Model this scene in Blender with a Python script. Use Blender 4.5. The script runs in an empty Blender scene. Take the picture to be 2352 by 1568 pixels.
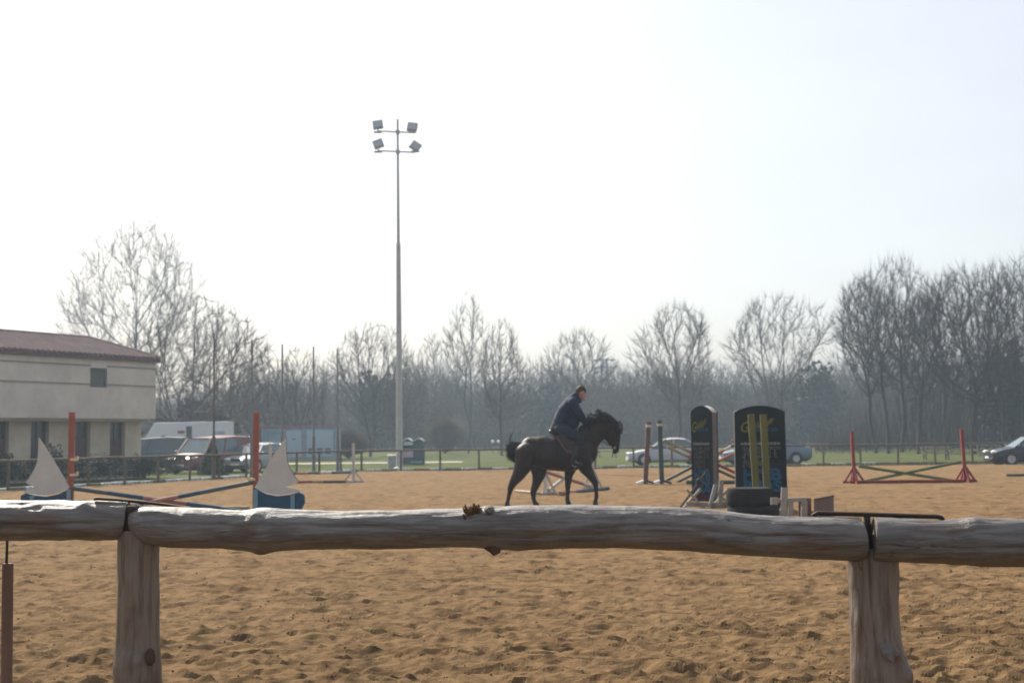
import bpy, bmesh, math, random
import numpy as np
from mathutils import Vector, Matrix
random.seed(7); np.random.seed(7)
S = bpy.context.scene
C = S.collection
R = math.radians

# ------------------------------------------------------------------ camera
CAMZ = 1.6; F = 3267.0                      # focal length in units of a 2352 px wide picture (50 mm lens)
th, rho = R(3.82), R(0.64)
_right = Vector((1, 0, 0)); _fwd = Vector((0, math.cos(th), math.sin(th))); _up = Vector((0, -math.sin(th), math.cos(th)))
RT = _right*math.cos(rho) - _up*math.sin(rho); UP = _right*math.sin(rho) + _up*math.cos(rho)
cam_d = bpy.data.cameras.new('camera'); cam = bpy.data.objects.new('camera', cam_d); C.objects.link(cam)
cam.matrix_world = Matrix(((RT.x, UP.x, -_fwd.x, 0), (RT.y, UP.y, -_fwd.y, 0), (RT.z, UP.z, -_fwd.z, CAMZ), (0, 0, 0, 1)))
cam_d.lens = 50; cam_d.sensor_width = 36; cam_d.clip_start = 0.1; cam_d.clip_end = 3000
cam_d.dof.use_dof = True; cam_d.dof.focus_distance = 7.4; cam_d.dof.aperture_fstop = 5.0
S.camera = cam

# ------------------------------------------------------------------ light, sky, exposure
SUN_EL, SUN_AZ = 40.0, -33.0                # azimuth from +Y, negative = to the left
w = bpy.data.worlds.new('World'); S.world = w; w.use_nodes = True
nt = w.node_tree; nt.nodes.clear()
wo = nt.nodes.new('ShaderNodeOutputWorld'); bg = nt.nodes.new('ShaderNodeBackground')
sky = nt.nodes.new('ShaderNodeTexSky'); sky.sky_type = 'NISHITA'; sky.sun_disc = False
sky.sun_elevation = R(SUN_EL); sky.sun_rotation = R(SUN_AZ); sky.air_density = 1.0; sky.dust_density = 4.0; sky.ozone_density = 1.0
# thin high cloud veil over the sky
tc = nt.nodes.new('ShaderNodeTexCoord'); mp = nt.nodes.new('ShaderNodeMapping'); mp.inputs['Scale'].default_value = (1.0, 1.0, 3.2)
nz = nt.nodes.new('ShaderNodeTexNoise'); nz.inputs['Scale'].default_value = 2.4; nz.inputs['Detail'].default_value = 6; nz.inputs['Roughness'].default_value = .55
rmp = nt.nodes.new('ShaderNodeMapRange'); rmp.inputs['From Min'].default_value = .3; rmp.inputs['From Max'].default_value = .72
rmp.inputs['To Min'].default_value = .30; rmp.inputs['To Max'].default_value = .50
mx = nt.nodes.new('ShaderNodeMixRGB'); mx.inputs['Color2'].default_value = (8.1, 8.3, 8.55, 1)
nt.links.new(tc.outputs['Generated'], mp.inputs['Vector']); nt.links.new(mp.outputs[0], nz.inputs['Vector'])
nt.links.new(nz.outputs['Fac'], rmp.inputs['Value']); nt.links.new(rmp.outputs[0], mx.inputs['Fac'])
nt.links.new(sky.outputs[0], mx.inputs['Color1']); nt.links.new(mx.outputs[0], bg.inputs['Color'])
bg.inputs['Strength'].default_value = 0.0775
nt.links.new(bg.outputs[0], wo.inputs['Surface'])

sl = bpy.data.lights.new('sun', 'SUN'); sun = bpy.data.objects.new('sun', sl); C.objects.link(sun)
sl.energy = 5.0; sl.angle = R(0.6); sl.color = (1.0, .93, .82)
_s = Vector((math.sin(R(SUN_AZ))*math.cos(R(SUN_EL)), math.cos(R(SUN_AZ))*math.cos(R(SUN_EL)), math.sin(R(SUN_EL))))
sun.rotation_euler = _s.to_track_quat('Z', 'Y').to_euler(); sun.location = (0, 0, 40)

vs = S.view_settings; vs.view_transform = 'Standard'; vs.look = 'None'; vs.gamma = 1; vs.use_curve_mapping = False; vs.exposure = 0.85
S.render.engine = 'CYCLES'; cy = S.cycles
cy.use_denoising = True; cy.use_adaptive_sampling = False; cy.max_bounces = 6; cy.diffuse_bounces = 3; cy.glossy_bounces = 2; cy.transmission_bounces = 4
cy.transparent_max_bounces = 8; cy.volume_bounces = 1; cy.caustics_reflective = False; cy.caustics_refractive = False
cy.sample_clamp_indirect = 4

# ------------------------------------------------------------------ helpers
def ray(vx, vy):
    return (RT*((vx-1176)/F) + UP*((784-vy)/F) + _fwd)
def at(vx, vy, Y):
    d = ray(vx, vy); t = Y/d.y
    return Vector((d.x*t, Y, CAMZ+d.z*t))
def gnd(vx, vy, z=0):
    d = ray(vx, vy); t = (z-CAMZ)/d.z
    return Vector((d.x*t, d.y*t, z))

_mats = {}
def M(name, rgb, rough=.75, metal=0., var=.25, scale=3., bump=.0, bscale=20., stretch=(1, 1, 1), rgb2=None, coat=0., spec=.4, lo=.35, hi=.65):
    """procedural material: base colour broken by noise towards rgb2 (or a darker tone), optional bump"""
    if name in _mats: return _mats[name]
    m = bpy.data.materials.new(name); m.use_nodes = True; n = m.node_tree; b = n.nodes['Principled BSDF']
    b.inputs['Roughness'].default_value = rough; b.inputs['Metallic'].default_value = metal
    b.inputs['Specular IOR Level'].default_value = spec; b.inputs['Coat Weight'].default_value = coat
    t = n.nodes.new('ShaderNodeTexCoord'); p = n.nodes.new('ShaderNodeMapping'); p.inputs['Scale'].default_value = stretch
    n.links.new(t.outputs['Object'], p.inputs['Vector'])
    z = n.nodes.new('ShaderNodeTexNoise'); z.inputs['Scale'].default_value = scale; z.inputs['Detail'].default_value = 6; z.inputs['Roughness'].default_value = .6
    n.links.new(p.outputs[0], z.inputs['Vector'])
    mr = n.nodes.new('ShaderNodeMapRange'); mr.inputs['From Min'].default_value = lo; mr.inputs['From Max'].default_value = hi
    n.links.new(z.outputs['Fac'], mr.inputs['Value'])
    c = n.nodes.new('ShaderNodeMixRGB'); c2 = rgb2 or tuple(v*(1-var) for v in rgb)
    c.inputs['Color1'].default_value = (*rgb, 1); c.inputs['Color2'].default_value = (*c2, 1)
    n.links.new(mr.outputs[0], c.inputs['Fac']); n.links.new(c.outputs[0], b.inputs['Base Color'])
    if bump:
        z2 = n.nodes.new('ShaderNodeTexNoise'); z2.inputs['Scale'].default_value = bscale; z2.inputs['Detail'].default_value = 5
        n.links.new(p.outputs[0], z2.inputs['Vector'])
        bp = n.nodes.new('ShaderNodeBump'); bp.inputs['Strength'].default_value = 1; bp.inputs['Distance'].default_value = bump
        n.links.new(z2.outputs['Fac'], bp.inputs['Height']); n.links.new(bp.outputs[0], b.inputs['Normal'])
    _mats[name] = m
    return m

class MB:
    def __init__(s): s.v = []; s.f = []; s.mi = []; s.cur = 0
    def mat(s, i): s.cur = i; return s
    def add(s, vs, fs):
        o = len(s.v); s.v.extend([tuple(p) for p in vs])
        for f in fs: s.f.append([i+o for i in f]); s.mi.append(s.cur)
        return s
    def box(s, c, size, rot=None, taper=1.0):
        cx, cy_, cz = c; a, b, h = [q/2 for q in size]; vs = []
        for z in (-h, h):
            k = taper if z > 0 else 1
            for x, y in ((-a, -b), (a, -b), (a, b), (-a, b)): vs.append(Vector((x*k, y*k, z)))
        if rot is not None: vs = [rot @ p for p in vs]
        vs = [p+Vector(c) for p in vs]
        return s.add(vs, [(3, 2, 1, 0), (4, 5, 6, 7), (0, 1, 5, 4), (1, 2, 6, 5), (2, 3, 7, 6), (3, 0, 4, 7)])
    def beam(s, p0, p1, wd, ht, up=(0, 0, 1)):
        p0 = Vector(p0); p1 = Vector(p1); d = (p1-p0).normalized(); u = Vector(up)
        if abs(d.dot(u)) > .95: u = Vector((0, 1, 0))
        sd = d.cross(u).normalized(); u = sd.cross(d); vs = []
        for p in (p0, p1):
            for a, b in ((-1, -1), (1, -1), (1, 1), (-1, 1)): vs.append(p+sd*a*wd/2+u*b*ht/2)
        return s.add(vs, [(3, 2, 1, 0), (4, 5, 6, 7), (0, 1, 5, 4), (1, 2, 6, 5), (2, 3, 7, 6), (3, 0, 4, 7)])
    def tube(s, pts, rs, n=10, caps=True, flat=(1, 1)):
        pts = [Vector(p) for p in pts]
        if not isinstance(rs, (list, tuple)): rs = [rs]*len(pts)
        o = []; prev = None
        for i, p in enumerate(pts):
            d = (pts[min(i+1, len(pts)-1)]-pts[max(i-1, 0)]).normalized()
            if prev is None:
                a = Vector((0, 0, 1)) if abs(d.z) < .9 else Vector((0, 1, 0)); sx = d.cross(a).normalized()
            else: sx = (prev - d*prev.dot(d)).normalized()
            prev = sx; sy = d.cross(sx)
            for k in range(n):
                t = 2*math.pi*k/n; o.append(p+(sx*math.cos(t)*flat[0]+sy*math.sin(t)*flat[1])*rs[i])
        fs = []
        for i in range(len(pts)-1):
            for k in range(n):
                k2 = (k+1) % n; fs.append((i*n+k, i*n+k2, (i+1)*n+k2, (i+1)*n+k))
        if caps: fs.append(tuple(range(n-1, -1, -1))); fs.append(tuple((len(pts)-1)*n+k for k in range(n)))
        return s.add(o, fs)
    def ell(s, c, r, nu=12, nv=8, rot=None):
        o = [Vector((0, 0, -1))]
        for j in range(1, nv):
            ph = -math.pi/2+math.pi*j/nv
            for i in range(nu): t = 2*math.pi*i/nu; o.append(Vector((math.cos(t)*math.cos(ph), math.sin(t)*math.cos(ph), math.sin(ph))))
        o.append(Vector((0, 0, 1)))
        o = [Vector((p.x*r[0], p.y*r[1], p.z*r[2])) for p in o]
        if rot is not None: o = [rot @ p for p in o]
        o = [p+Vector(c) for p in o]; fs = []
        for i in range(nu): fs.append((0, 1+(i+1) % nu, 1+i))
        for j in range(nv-2):
            for i in range(nu):
                a = 1+j*nu; fs.append((a+i, a+(i+1) % nu, a+nu+(i+1) % nu, a+nu+i))
        a = 1+(nv-2)*nu; t = len(o)-1
        for i in range(nu): fs.append((a+i, a+(i+1) % nu, t))
        return s.add(o, fs)
    def prism(s, poly, frame, d0, d1):
        """2-D outline (u,v) extruded from depth d0 to d1; frame = (origin, uaxis, vaxis, normal)"""
        O, U, V, N = [Vector(q) for q in frame]; n = len(poly)
        vs = [O+U*u+V*v+N*d0 for u, v in poly]+[O+U*u+V*v+N*d1 for u, v in poly]
        fs = [tuple(range(n-1, -1, -1)), tuple(range(n, 2*n))]+[(i, (i+1) % n, n+(i+1) % n, n+i) for i in range(n)]
        return s.add(vs, fs)
    def lathe(s, prof, n=20, c=(0, 0, 0), axis='z'):
        o = []; fs = []
        for r, z in prof:
            for k in range(n):
                t = 2*math.pi*k/n
                p = (r*math.cos(t), r*math.sin(t), z) if axis == 'z' else (r*math.cos(t), z, r*math.sin(t))
                o.append((p[0]+c[0], p[1]+c[1], p[2]+c[2]))
        for j in range(len(prof)-1):
            for k in range(n): fs.append((j*n+k, j*n+(k+1) % n, (j+1)*n+(k+1) % n, (j+1)*n+k))
        fs.append(tuple(range(n-1, -1, -1))); fs.append(tuple((len(prof)-1)*n+k for k in range(n)))
        return s.add(o, fs)
    def build(s, name, mats, parent=None, smooth=False, loc=None, bevel=0):
        me = bpy.data.meshes.new(name); me.from_pydata(s.v, [], s.f)
        if not isinstance(mats, (list, tuple)): mats = [mats]
        for m in mats: me.materials.append(m)
        me.polygons.foreach_set('material_index', s.mi)
        bm = bmesh.new(); bm.from_mesh(me); bmesh.ops.recalc_face_normals(bm, faces=bm.faces)
        if bevel: bmesh.ops.bevel(bm, geom=list(bm.edges), offset=bevel, segments=2, affect='EDGES', profile=.5)
        bm.to_mesh(me); bm.free()
        if smooth: me.polygons.foreach_set('use_smooth', [True]*len(me.polygons))
        if smooth == 'auto':
            me.polygons.foreach_set('use_smooth', [True]*len(me.polygons)); me.set_sharp_from_angle(angle=R(40))
        me.update(); o = bpy.data.objects.new(name, me); C.objects.link(o)
        if parent: o.parent = parent
        if loc is not None: o.location = loc
        return o

def np_mesh(name, V, Fc, mat, parent=None, smooth=True, k=4):
    me = bpy.data.meshes.new(name); nv = len(V); nf = len(Fc)
    me.vertices.add(nv); me.vertices.foreach_set('co', np.ascontiguousarray(V, dtype=np.float32).ravel())
    me.loops.add(nf*k); me.loops.foreach_set('vertex_index', np.ascontiguousarray(Fc, dtype=np.int32).ravel())
    me.polygons.add(nf); me.polygons.foreach_set('loop_start', np.arange(nf, dtype=np.int32)*k)
    me.polygons.foreach_set('loop_total', np.full(nf, k, dtype=np.int32))
    me.polygons.foreach_set('use_smooth', np.full(nf, bool(smooth)))
    me.materials.append(mat); me.update(calc_edges=True)
    o = bpy.data.objects.new(name, me); C.objects.link(o)
    if parent: o.parent = parent
    return o

def tag(o, label=None, cat=None, group=None, kind=None):
    if label: o['label'] = label
    if cat: o['category'] = cat
    if group: o['group'] = group
    if kind: o['kind'] = kind
    return o
def thing(name, label, cat, loc=(0, 0, 0), rz=0., group=None, kind=None, scale=None):
    o = bpy.data.objects.new(name, None); C.objects.link(o); o.empty_display_size = .2
    o.location = loc; o.rotation_euler = (0, 0, rz)
    if scale: o.scale = scale
    return tag(o, label, cat, group, kind)
def copy_tree(o, parent=None):
    c = o.copy(); C.objects.link(c)
    if parent: c.parent = parent
    for ch in o.children: copy_tree(ch, c)
    return c
def children_copy(root):
    kids = list(root.children); c = root.copy(); C.objects.link(c)
    for k in kids:
        k2 = k.copy(); C.objects.link(k2); k2.parent = c
        for g in list(k.children):
            g2 = g.copy(); C.objects.link(g2); g2.parent = k2
    return c

# ------------------------------------------------------------------ noise for the ground
_lat = np.random.rand(256, 256).astype(np.float32)
def vnoise(x, y):
    xi = np.floor(x).astype(int); yi = np.floor(y).astype(int); fx = x-xi; fy = y-yi
    fx = fx*fx*(3-2*fx); fy = fy*fy*(3-2*fy)
    a = _lat[xi % 256, yi % 256]; b = _lat[(xi+1) % 256, yi % 256]; c = _lat[xi % 256, (yi+1) % 256]; d = _lat[(xi+1) % 256, (yi+1) % 256]
    return (a*(1-fx)+b*fx)*(1-fy)+(c*(1-fx)+d*fx)*fy-.5
# ================================================================== GROUND
grass_m = M('meadow_grass', (.080, .088, .022), .95, rgb2=(.036, .050, .014), scale=.35, bump=.03, bscale=9, spec=.04)
sand_m = M('arena_sand', (.195, .124, .061), .97, rgb2=(.085, .055, .030), scale=3.2, bump=.045, bscale=7, lo=.46, hi=.66, spec=.03)
_n = sand_m.node_tree; _b = _n.nodes['Principled BSDF']; _src = _b.inputs['Base Color'].links[0].from_socket
_tc = _n.nodes.new('ShaderNodeTexCoord'); _z = _n.nodes.new('ShaderNodeTexNoise'); _z.inputs['Scale'].default_value = 1.25; _n.links.new(_tc.outputs['Object'], _z.inputs['Vector'])
_r = _n.nodes.new('ShaderNodeMapRange'); _r.inputs['From Min'].default_value = .50; _r.inputs['From Max'].default_value = .62; _n.links.new(_z.outputs['Fac'], _r.inputs['Value'])
_x = _n.nodes.new('ShaderNodeMixRGB'); _x.blend_type = 'MULTIPLY'; _x.inputs['Color2'].default_value = (.66, .62, .60, 1); _n.links.new(_r.outputs[0], _x.inputs['Fac']); _n.links.new(_src, _x.inputs['Color1']); _n.links.new(_x.outputs[0], _b.inputs['Base Color'])  # dark flecks from the clumps' own shade, painted into the sand colour as noise
for n_ in sand_m.node_tree.nodes:
    if n_.type == 'TEX_NOISE': n_.inputs['Detail'].default_value = 12; n_.inputs['Roughness'].default_value = .74
def sheet(name, x0, x1, y0, y1, z, m, nx=1, ny=1):
    b = MB()
    for i in range(nx):
        for j in range(ny):
            xa, xb = x0+(x1-x0)*i/nx, x0+(x1-x0)*(i+1)/nx; ya, yb = y0+(y1-y0)*j/ny, y0+(y1-y0)*(j+1)/ny
            b.add([(xa, ya, z), (xb, ya, z), (xb, yb, z), (xa, yb, z)], [(0, 1, 2, 3)])
    return tag(b.build(name, m), kind='structure')
sheet('ground', -230, 230, -30, 345, -.09, grass_m)

# fence line of the arena: slanting left side, corner, long far side
FA = Vector((-19.0, 41.5, 0)); FB = Vector((-7.4, 69.6, 0)); FC = Vector((46.0, 73.6, 0))
def fence_x(y): return FA.x+(FB.x-FA.x)*(y-FA.y)/(FB.y-FA.y)
b = MB()
b.add([(-34, -12, -.05), (46, -12, -.05), (46, 73.3, -.05), (FB.x, FB.y-.3, -.05), (-34+0, 5, -.05)], [(0, 1, 2, 3, 4)])
b.add([(fence_x(5)-0, 5, -.05)], [])
b = MB(); b.add([(fence_x(-12), -12, -.05), (46, -12, -.05), (46, 73.4, -.05), (FB.x, FB.y, -.05)], [(0, 1, 2, 3)])
tag(b.build('sand_bed', sand_m), kind='structure')

def sand_sheet():
    ys = [6.6]
    while ys[-1] < 69.0: ys.append(ys[-1]*1.0041)
    ys = np.array(ys); nc = 470
    half = .40*ys+1.2
    left = np.maximum(-half, fence_x(ys)+.25); right = half
    u = np.linspace(0, 1, nc)
    X = left[:, None]+(right-left)[:, None]*u[None, :]; Y = np.repeat(ys[:, None], nc, 1)
    Z = np.zeros_like(X); cell = (ys*.0041)[:, None]
    for k, (lam, amp) in enumerate([(2.6, .020), (1.1, .030), (.5, .026), (.26, .032), (.13, .042), (.065, .030), (.036, .014)]):
        f = 1/lam; a = amp*np.clip((lam/cell-1.2)/1.5, .0, 1)
        nn = vnoise(X*f+17*k, Y*f*1.35+31*k); n2 = vnoise(X*f*.9+7*k+91, Y*f*1.1+11*k+13)
        Z += a*(nn+.5*n2 if k < 3 else (.30-np.abs(nn)*1.6+.5*n2))
    rng = np.random.RandomState(3)
    for _ in range(3400):                            # hoof prints and kicked-up mounds
        y = 7.2+34*rng.rand()**1.5; x = (rng.rand()*2-1)*(.39*y+.8); r = rng.uniform(.04, .10); dp = rng.uniform(.010, .034)
        i0, i1 = np.searchsorted(ys, [y-.4, y+.4]); sub = slice(i0, i1)
        if i1-i0 < 2: continue
        j = np.interp(x, X[i0], np.arange(nc)); dj = .4/max(.004, X[i0, 1]-X[i0, 0]); j0, j1 = int(max(0, j-dj)), int(min(nc, j+dj+1))
        an = rng.uniform(-.6, .6); ex = rng.uniform(1.1, 1.9)
        dx = X[sub, j0:j1]-x; dy = Y[sub, j0:j1]-y; ux = (dx*math.cos(an)+dy*math.sin(an))/ex; uy = -dx*math.sin(an)+dy*math.cos(an)
        q = (ux*ux+uy*uy)/(r*r)
        if rng.rand() < .55: Z[sub, j0:j1] += -dp*np.exp(-q*1.3)+dp*.55*np.exp(-(np.sqrt(q)-1.45)**2*5)
        else: Z[sub, j0:j1] += dp*.9*np.exp(-q*1.1)
    for _ in range(9000):                            # small dents and crumbs
        y = 7.0+20*rng.rand()**1.6; x = (rng.rand()*2-1)*(.38*y+.6); r = rng.uniform(.016, .040); dp = rng.uniform(.006, .020)
        i0, i1 = np.searchsorted(ys, [y-.1, y+.1]); sub = slice(i0, i1)
        if i1-i0 < 2: continue
        j = np.interp(x, X[i0], np.arange(nc)); dj = .1/max(.004, X[i0, 1]-X[i0, 0]); j0, j1 = int(max(0, j-dj)), int(min(nc, j+dj+1))
        q = ((X[sub, j0:j1]-x)**2/1.8+(Y[sub, j0:j1]-y)**2)/(r*r); Z[sub, j0:j1] += (dp if rng.rand() < .4 else -dp)*np.exp(-q)
    Z = np.clip(Z, -.046, .12)
    n, m_ = X.shape; idx = np.arange(n*m_).reshape(n, m_)
    Fc = np.stack([idx[:-1, :-1], idx[:-1, 1:], idx[1:, 1:], idx[1:, :-1]], -1).reshape(-1, 4)
    o = np_mesh('sand_arena', np.stack([X, Y, Z], -1).reshape(-1, 3), Fc, sand_m, smooth=False)
    tag(o, kind='structure')
    # loose clods, darker than the sand around them
    V = []; Fs = []
    base = np.array([(1, 0, 0), (-.5, .87, 0), (-.5, -.87, 0), (0, 0, .8), (.2, .1, -.5)])
    tri = np.array([(0, 1, 3), (1, 2, 3), (2, 0, 3), (1, 0, 4), (2, 1, 4), (0, 2, 4)])
    for q in range(3200):
        y = 7.2+22*rng.rand()**1.6; x = (rng.rand()*2-1)*(.38*y+.6); s = .004+.014*rng.rand()**2.5
        i = np.searchsorted(ys, y)-1; jj = int(np.interp(x, X[i], np.arange(nc))); z = Z[i, jj]
        a = rng.rand()*6.28; P = base*rng.uniform(.6, 1.2, (5, 1))*s; ca, sa = math.cos(a), math.sin(a)
        P = np.stack([P[:, 0]*ca-P[:, 1]*sa+x, P[:, 0]*sa+P[:, 1]*ca+y, P[:, 2]+z+s*.2], 1)
        V.append(P); Fs.append(tri+5*q)
    o = np_mesh('sand_clods', np.concatenate(V), np.concatenate(Fs), M('dark_sand', (.085, .053, .028), .95), k=3, smooth=False)
    tag(o, 'loose clods of dark sand scattered over the near riding arena', 'sand clods', kind='stuff')
sand_sheet()

# pale gravel lane on the grass beyond the fence and its car parking
sheet('gravel_path', -60, -3.5, 96, 99.5, -.082, M('gravel', (.40, .38, .33), .95, bump=.01, bscale=30))

# kerb of painted blocks along the foot of the arena fence
kerb = tag(bpy.data.objects.new('arena_kerb', None), kind='structure'); C.objects.link(kerb)
kw = M('kerb_white', (.62, .66, .70), .8, rgb2=(.35, .40, .42), scale=4); kd = M('kerb_dark', (.075, .095, .075), .9, rgb2=(.14, .14, .10), scale=4)
blk = {}
def kerb_run(a, b_, off, pat):
    d = (b_-a); L = d.length; d.normalize(); n = Vector((-d.y, d.x, 0)); k = 0; s = .2
    while s < L:
        ln = .78; key = pat(k)
        if key not in blk:
            blk[key] = MB().box((0, 0, .01), (ln-.02, .16, .17)).build('kerb_block', kw if key else kd, kerb, bevel=.015)
            o = blk[key]
        else:
            o = blk[key].copy(); C.objects.link(o)
        p = a+d*(s+ln/2)+n*off; o.location = (p.x, p.y, random.uniform(-.02, .01)); o.rotation_euler = (0, 0, math.atan2(d.y, d.x)+random.uniform(-.03, .03))
        s += ln; k += 1
kerb_run(FA, FB, .32, lambda k: (k*7) % 5 not in (1,))
kerb_run(FB, FC-Vector((12, 0, 0)), .30, lambda k: k % 2 == 0 and k < 34)

# ------------------------------------------------------------------ ARENA FENCE
fw = M('fence_wood', (.11, .085, .06), .9, rgb2=(.07, .058, .045), scale=6, stretch=(1, 1, .3))
def fence_run(label, a, b_, n, group=None):
    t = thing('paddock_fence', label, 'fence', a)
    d = b_-a; post0 = None
    for i in range(n+1):
        p = d*(i/n)
        if post0 is None:
            post0 = MB().tube([(0, 0, -.1), (0, 0, 1.0)], [.055, .05], 8).build('post', fw, t, 'auto'); o = post0
        else: o = post0.copy(); C.objects.link(o)
        o.location = (p.x, p.y, 0); o.rotation_euler = (random.uniform(-.03, .03), random.uniform(-.03, .03), random.uniform(0, 6)); o.scale = (1, 1, random.uniform(.97, 1.03))
    for i in range(n):
        p0 = d*(i/n); p1 = d*((i+1)/n)
        m = (p0+p1)/2; ln = (p1-p0).length
        if i == 0: r0 = MB().tube([(-ln/2, 0, 0), (0, 0, .01), (ln/2, 0, 0)], [.05, .047, .045], 8).build('rail', fw, t, 'auto'); o = r0
        else: o = r0.copy(); C.objects.link(o)
        o.location = (m.x, m.y, .99+random.uniform(-.012, .012)); o.rotation_euler = (0, random.uniform(-.006, .006), math.atan2(d.y, d.x))
    return t
fence_run('dark wooden post and rail fence running slantwise past the pale house on the left', FA, FB, 15)
fence_run('long dark wooden post and rail fence along the far grass side of the arena', FB, FC, 28)

# slim tall poles standing along the slanting fence
gp = M('grey_steel', (.16, .17, .17), .6, metal=.3)
for vx, vtop, lab in ((490, 765, 'slim tall brown pole in front of the red van'), (577, 780, 'slim tall pole just left of the orange sail post'),
                      (647, 790, 'slim tall pole rising above the white sail tip'), (719, 795, 'slim tall pole in front of the middle of the blue cabin'),
                      (774, 800, 'slim tall pole at the right end of the blue cabin')):
    # where the sight line at vx meets the fence line
    Y = 60.
    for _ in range(30): Y += (at(vx, 1000, Y).x-fence_x(Y))*(-1.0) if False else 0
    lo_, hi_ = 42., 71.
    for _ in range(40):
        Y = (lo_+hi_)/2
        if at(vx, 1000, Y).x > fence_x(Y): lo_ = Y
        else: hi_ = Y
    p = at(vx, vtop, Y)
    t = thing('net_pole', lab, 'pole', (p.x, Y+.15, -.05), group='tall net poles along the slanting fence')
    wood = vx == 490
    MB().tube([(0, 0, 0), (0, 0, p.z*.30)], [.085, .07], 8).build('pole_base', fw if wood else gp, t, 'auto')
    MB().tube([(0, 0, p.z*.30), (0, 0, p.z+.05)], [.045, .036], 8).build('pole_shaft', fw if wood else gp, t, 'auto')

# ------------------------------------------------------------------ HOUSE
def on_plane(vx, vy, P, N):
    d = ray(vx, vy); o = Vector((0, 0, CAMZ)); t = (P-o).dot(N)/d.dot(N); return o+d*t
HC = at(357, 1000, 65.0); HC.z = 0
HL = at(8, 1000, 57.0); HL.z = 0
hd = (HL-HC).normalized(); hn = Vector((-hd.y, hd.x, 0))
if hn.x < 0: hn = -hn
house = thing('house', 'pale two storey house with overhanging upper floor and red tiled hip roof at the left', 'house', HC)
def hu(vx, vy, off=0.):
    p = on_plane(vx, vy, HC+hn*off, hn); return (p-HC).dot(hd), p.z
def HP(u, n, z): return hd*u+hn*n+Vector((0, 0, z))          # local to house
render_m = M('beige_render', (.58, .51, .40), .9, rgb2=(.44, .38, .29), scale=.9, bump=.002, bscale=60)
render_l = M('grey_render', (.57, .515, .46), .9, rgb2=(.46, .415, .37), scale=.9, bump=.002, bscale=60)
shade_m = M('window_shutter', (.10, .13, .12), .6); frame_m = M('band_grey', (.25, .24, .22), .8)
HLn, HW = 15.5, 4.2; REC = .85
_, z_floor = hu(357, 962); _, z_eave = hu(357, 828); z_eave = max(z_eave, z_floor+2.4)
def hbox(mb, u0, u1, n0, n1, z0, z1):
    vs = []
    for z in (z0, z1):
        for u, n in ((u0, n0), (u1, n0), (u1, n1), (u0, n1)): vs.append(HP(u, n, z))
    return mb.add(vs, [(3, 2, 1, 0), (4, 5, 6, 7), (0, 1, 5, 4), (1, 2, 6, 5), (2, 3, 7, 6), (3, 0, 4, 7)])
# openings from the photograph: (vx left, vx right, vy top, vy bottom)
wins_up = [(207, 246, 845, 890)]
def wall_with_holes(name, u0, u1, n0, z0, z1, holes, m, thick=.3):
    """front skin of a wall at depth n0, cut into boxes round its openings"""
    mb = MB(); us = sorted(holes, key=lambda h: h[0]); cu = u0
    for a, b_, c, d in us:
        if a > cu: hbox(mb, cu, a, n0-thick, n0, z0, z1)
        if c > z0: hbox(mb, a, b_, n0-thick, n0, z0, c)
        if d < z1: hbox(mb, a, b_, n0-thick, n0, d, z1)
        cu = b_
    if cu < u1: hbox(mb, cu, u1, n0-thick, n0, z0, z1)
    return mb.build(name, m, house)
up_h = []
for a, b_, c, d in wins_up:
    ua, za = hu(b_, d); ub, _ = hu(a, d); _, zt = hu((a+b_)/2, c); up_h.append((ua, ub, za, min(zt, z_eave-.3)))
up_h.append((up_h[0][0]+8.0, up_h[0][1]+8.0, up_h[0][2], up_h[0][3]))
wall_with_holes('upper_wall', 0, HLn, 0, z_floor, z_eave, up_h, render_l)
lo_h = []
for a, b_, kind in ((252, 287, 'w'), (172, 207, 'w'), (70, 112, 'd'), (-6, 20, 'w')):
    ua, _ = hu(b_, 1040, -REC); ub, _ = hu(a, 1040, -REC); lo_h.append((ua, ub, .75 if kind == 'w' else .02, z_floor-.05))
wall_with_holes('ground_floor_wall', 0, HLn, -REC, -.1, z_floor, lo_h, render_m)
mb = MB(); hbox(mb, 0, HLn, -HW, -.302, z_floor-.12, z_floor+.1); mb.build('floor_slab', render_l, house)
mb = MB(); hbox(mb, -.001, .25, -HW, -REC-.302, -.1, z_floor-.122); hbox(mb, .0, .25, -HW, -.303, z_floor+.102, z_eave)
hbox(mb, HLn-.25, HLn, -HW, -REC-.302, -.1, z_floor-.122); hbox(mb, HLn-.25, HLn, -HW, -.303, z_floor+.102, z_eave)
hbox(mb, .25, HLn-.25, -HW, -HW+.25, -.1, z_floor-.122); hbox(mb, .25, HLn-.25, -HW, -HW+.25, z_floor+.102, z_eave); mb.build('end_walls', render_m, house)
for k, zz in enumerate((z_floor+ (z_eave-z_floor)*.555, z_eave-.38)):
    mb = MB(); cu = 0
    spans = [(0, up_h[0][0]), (up_h[0][1], up_h[1][0]), (up_h[1][1], HLn)]
    for s0, s1 in spans: hbox(mb, s0, s1, .001, .035, zz-.03, zz+.03)
    mb.build('string_course', frame_m, house)
for a, b_, c, d in up_h:
    mb = MB(); fr = .07
    hbox(mb, a, b_, -.16, -.08, c, c+fr); hbox(mb, a, b_, -.16, -.08, d-fr, d); hbox(mb, a, a+fr, -.16, -.08, c+fr, d-fr); hbox(mb, b_-fr, b_, -.16, -.08, c+fr, d-fr)
    wo_ = mb.build('window', M('dark_frame', (.09, .10, .09), .6), house)
    z = c+fr
    while z < d-fr-.02:
        mb = MB(); hbox(mb, a+fr, b_-fr, -.15, -.11, z, z+.075); mb.build('shutter_slat', shade_m, wo_); z += .09
glass_m = M('dark_glass', (.035, .05, .055), .12, var=.3, spec=.6)
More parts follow.
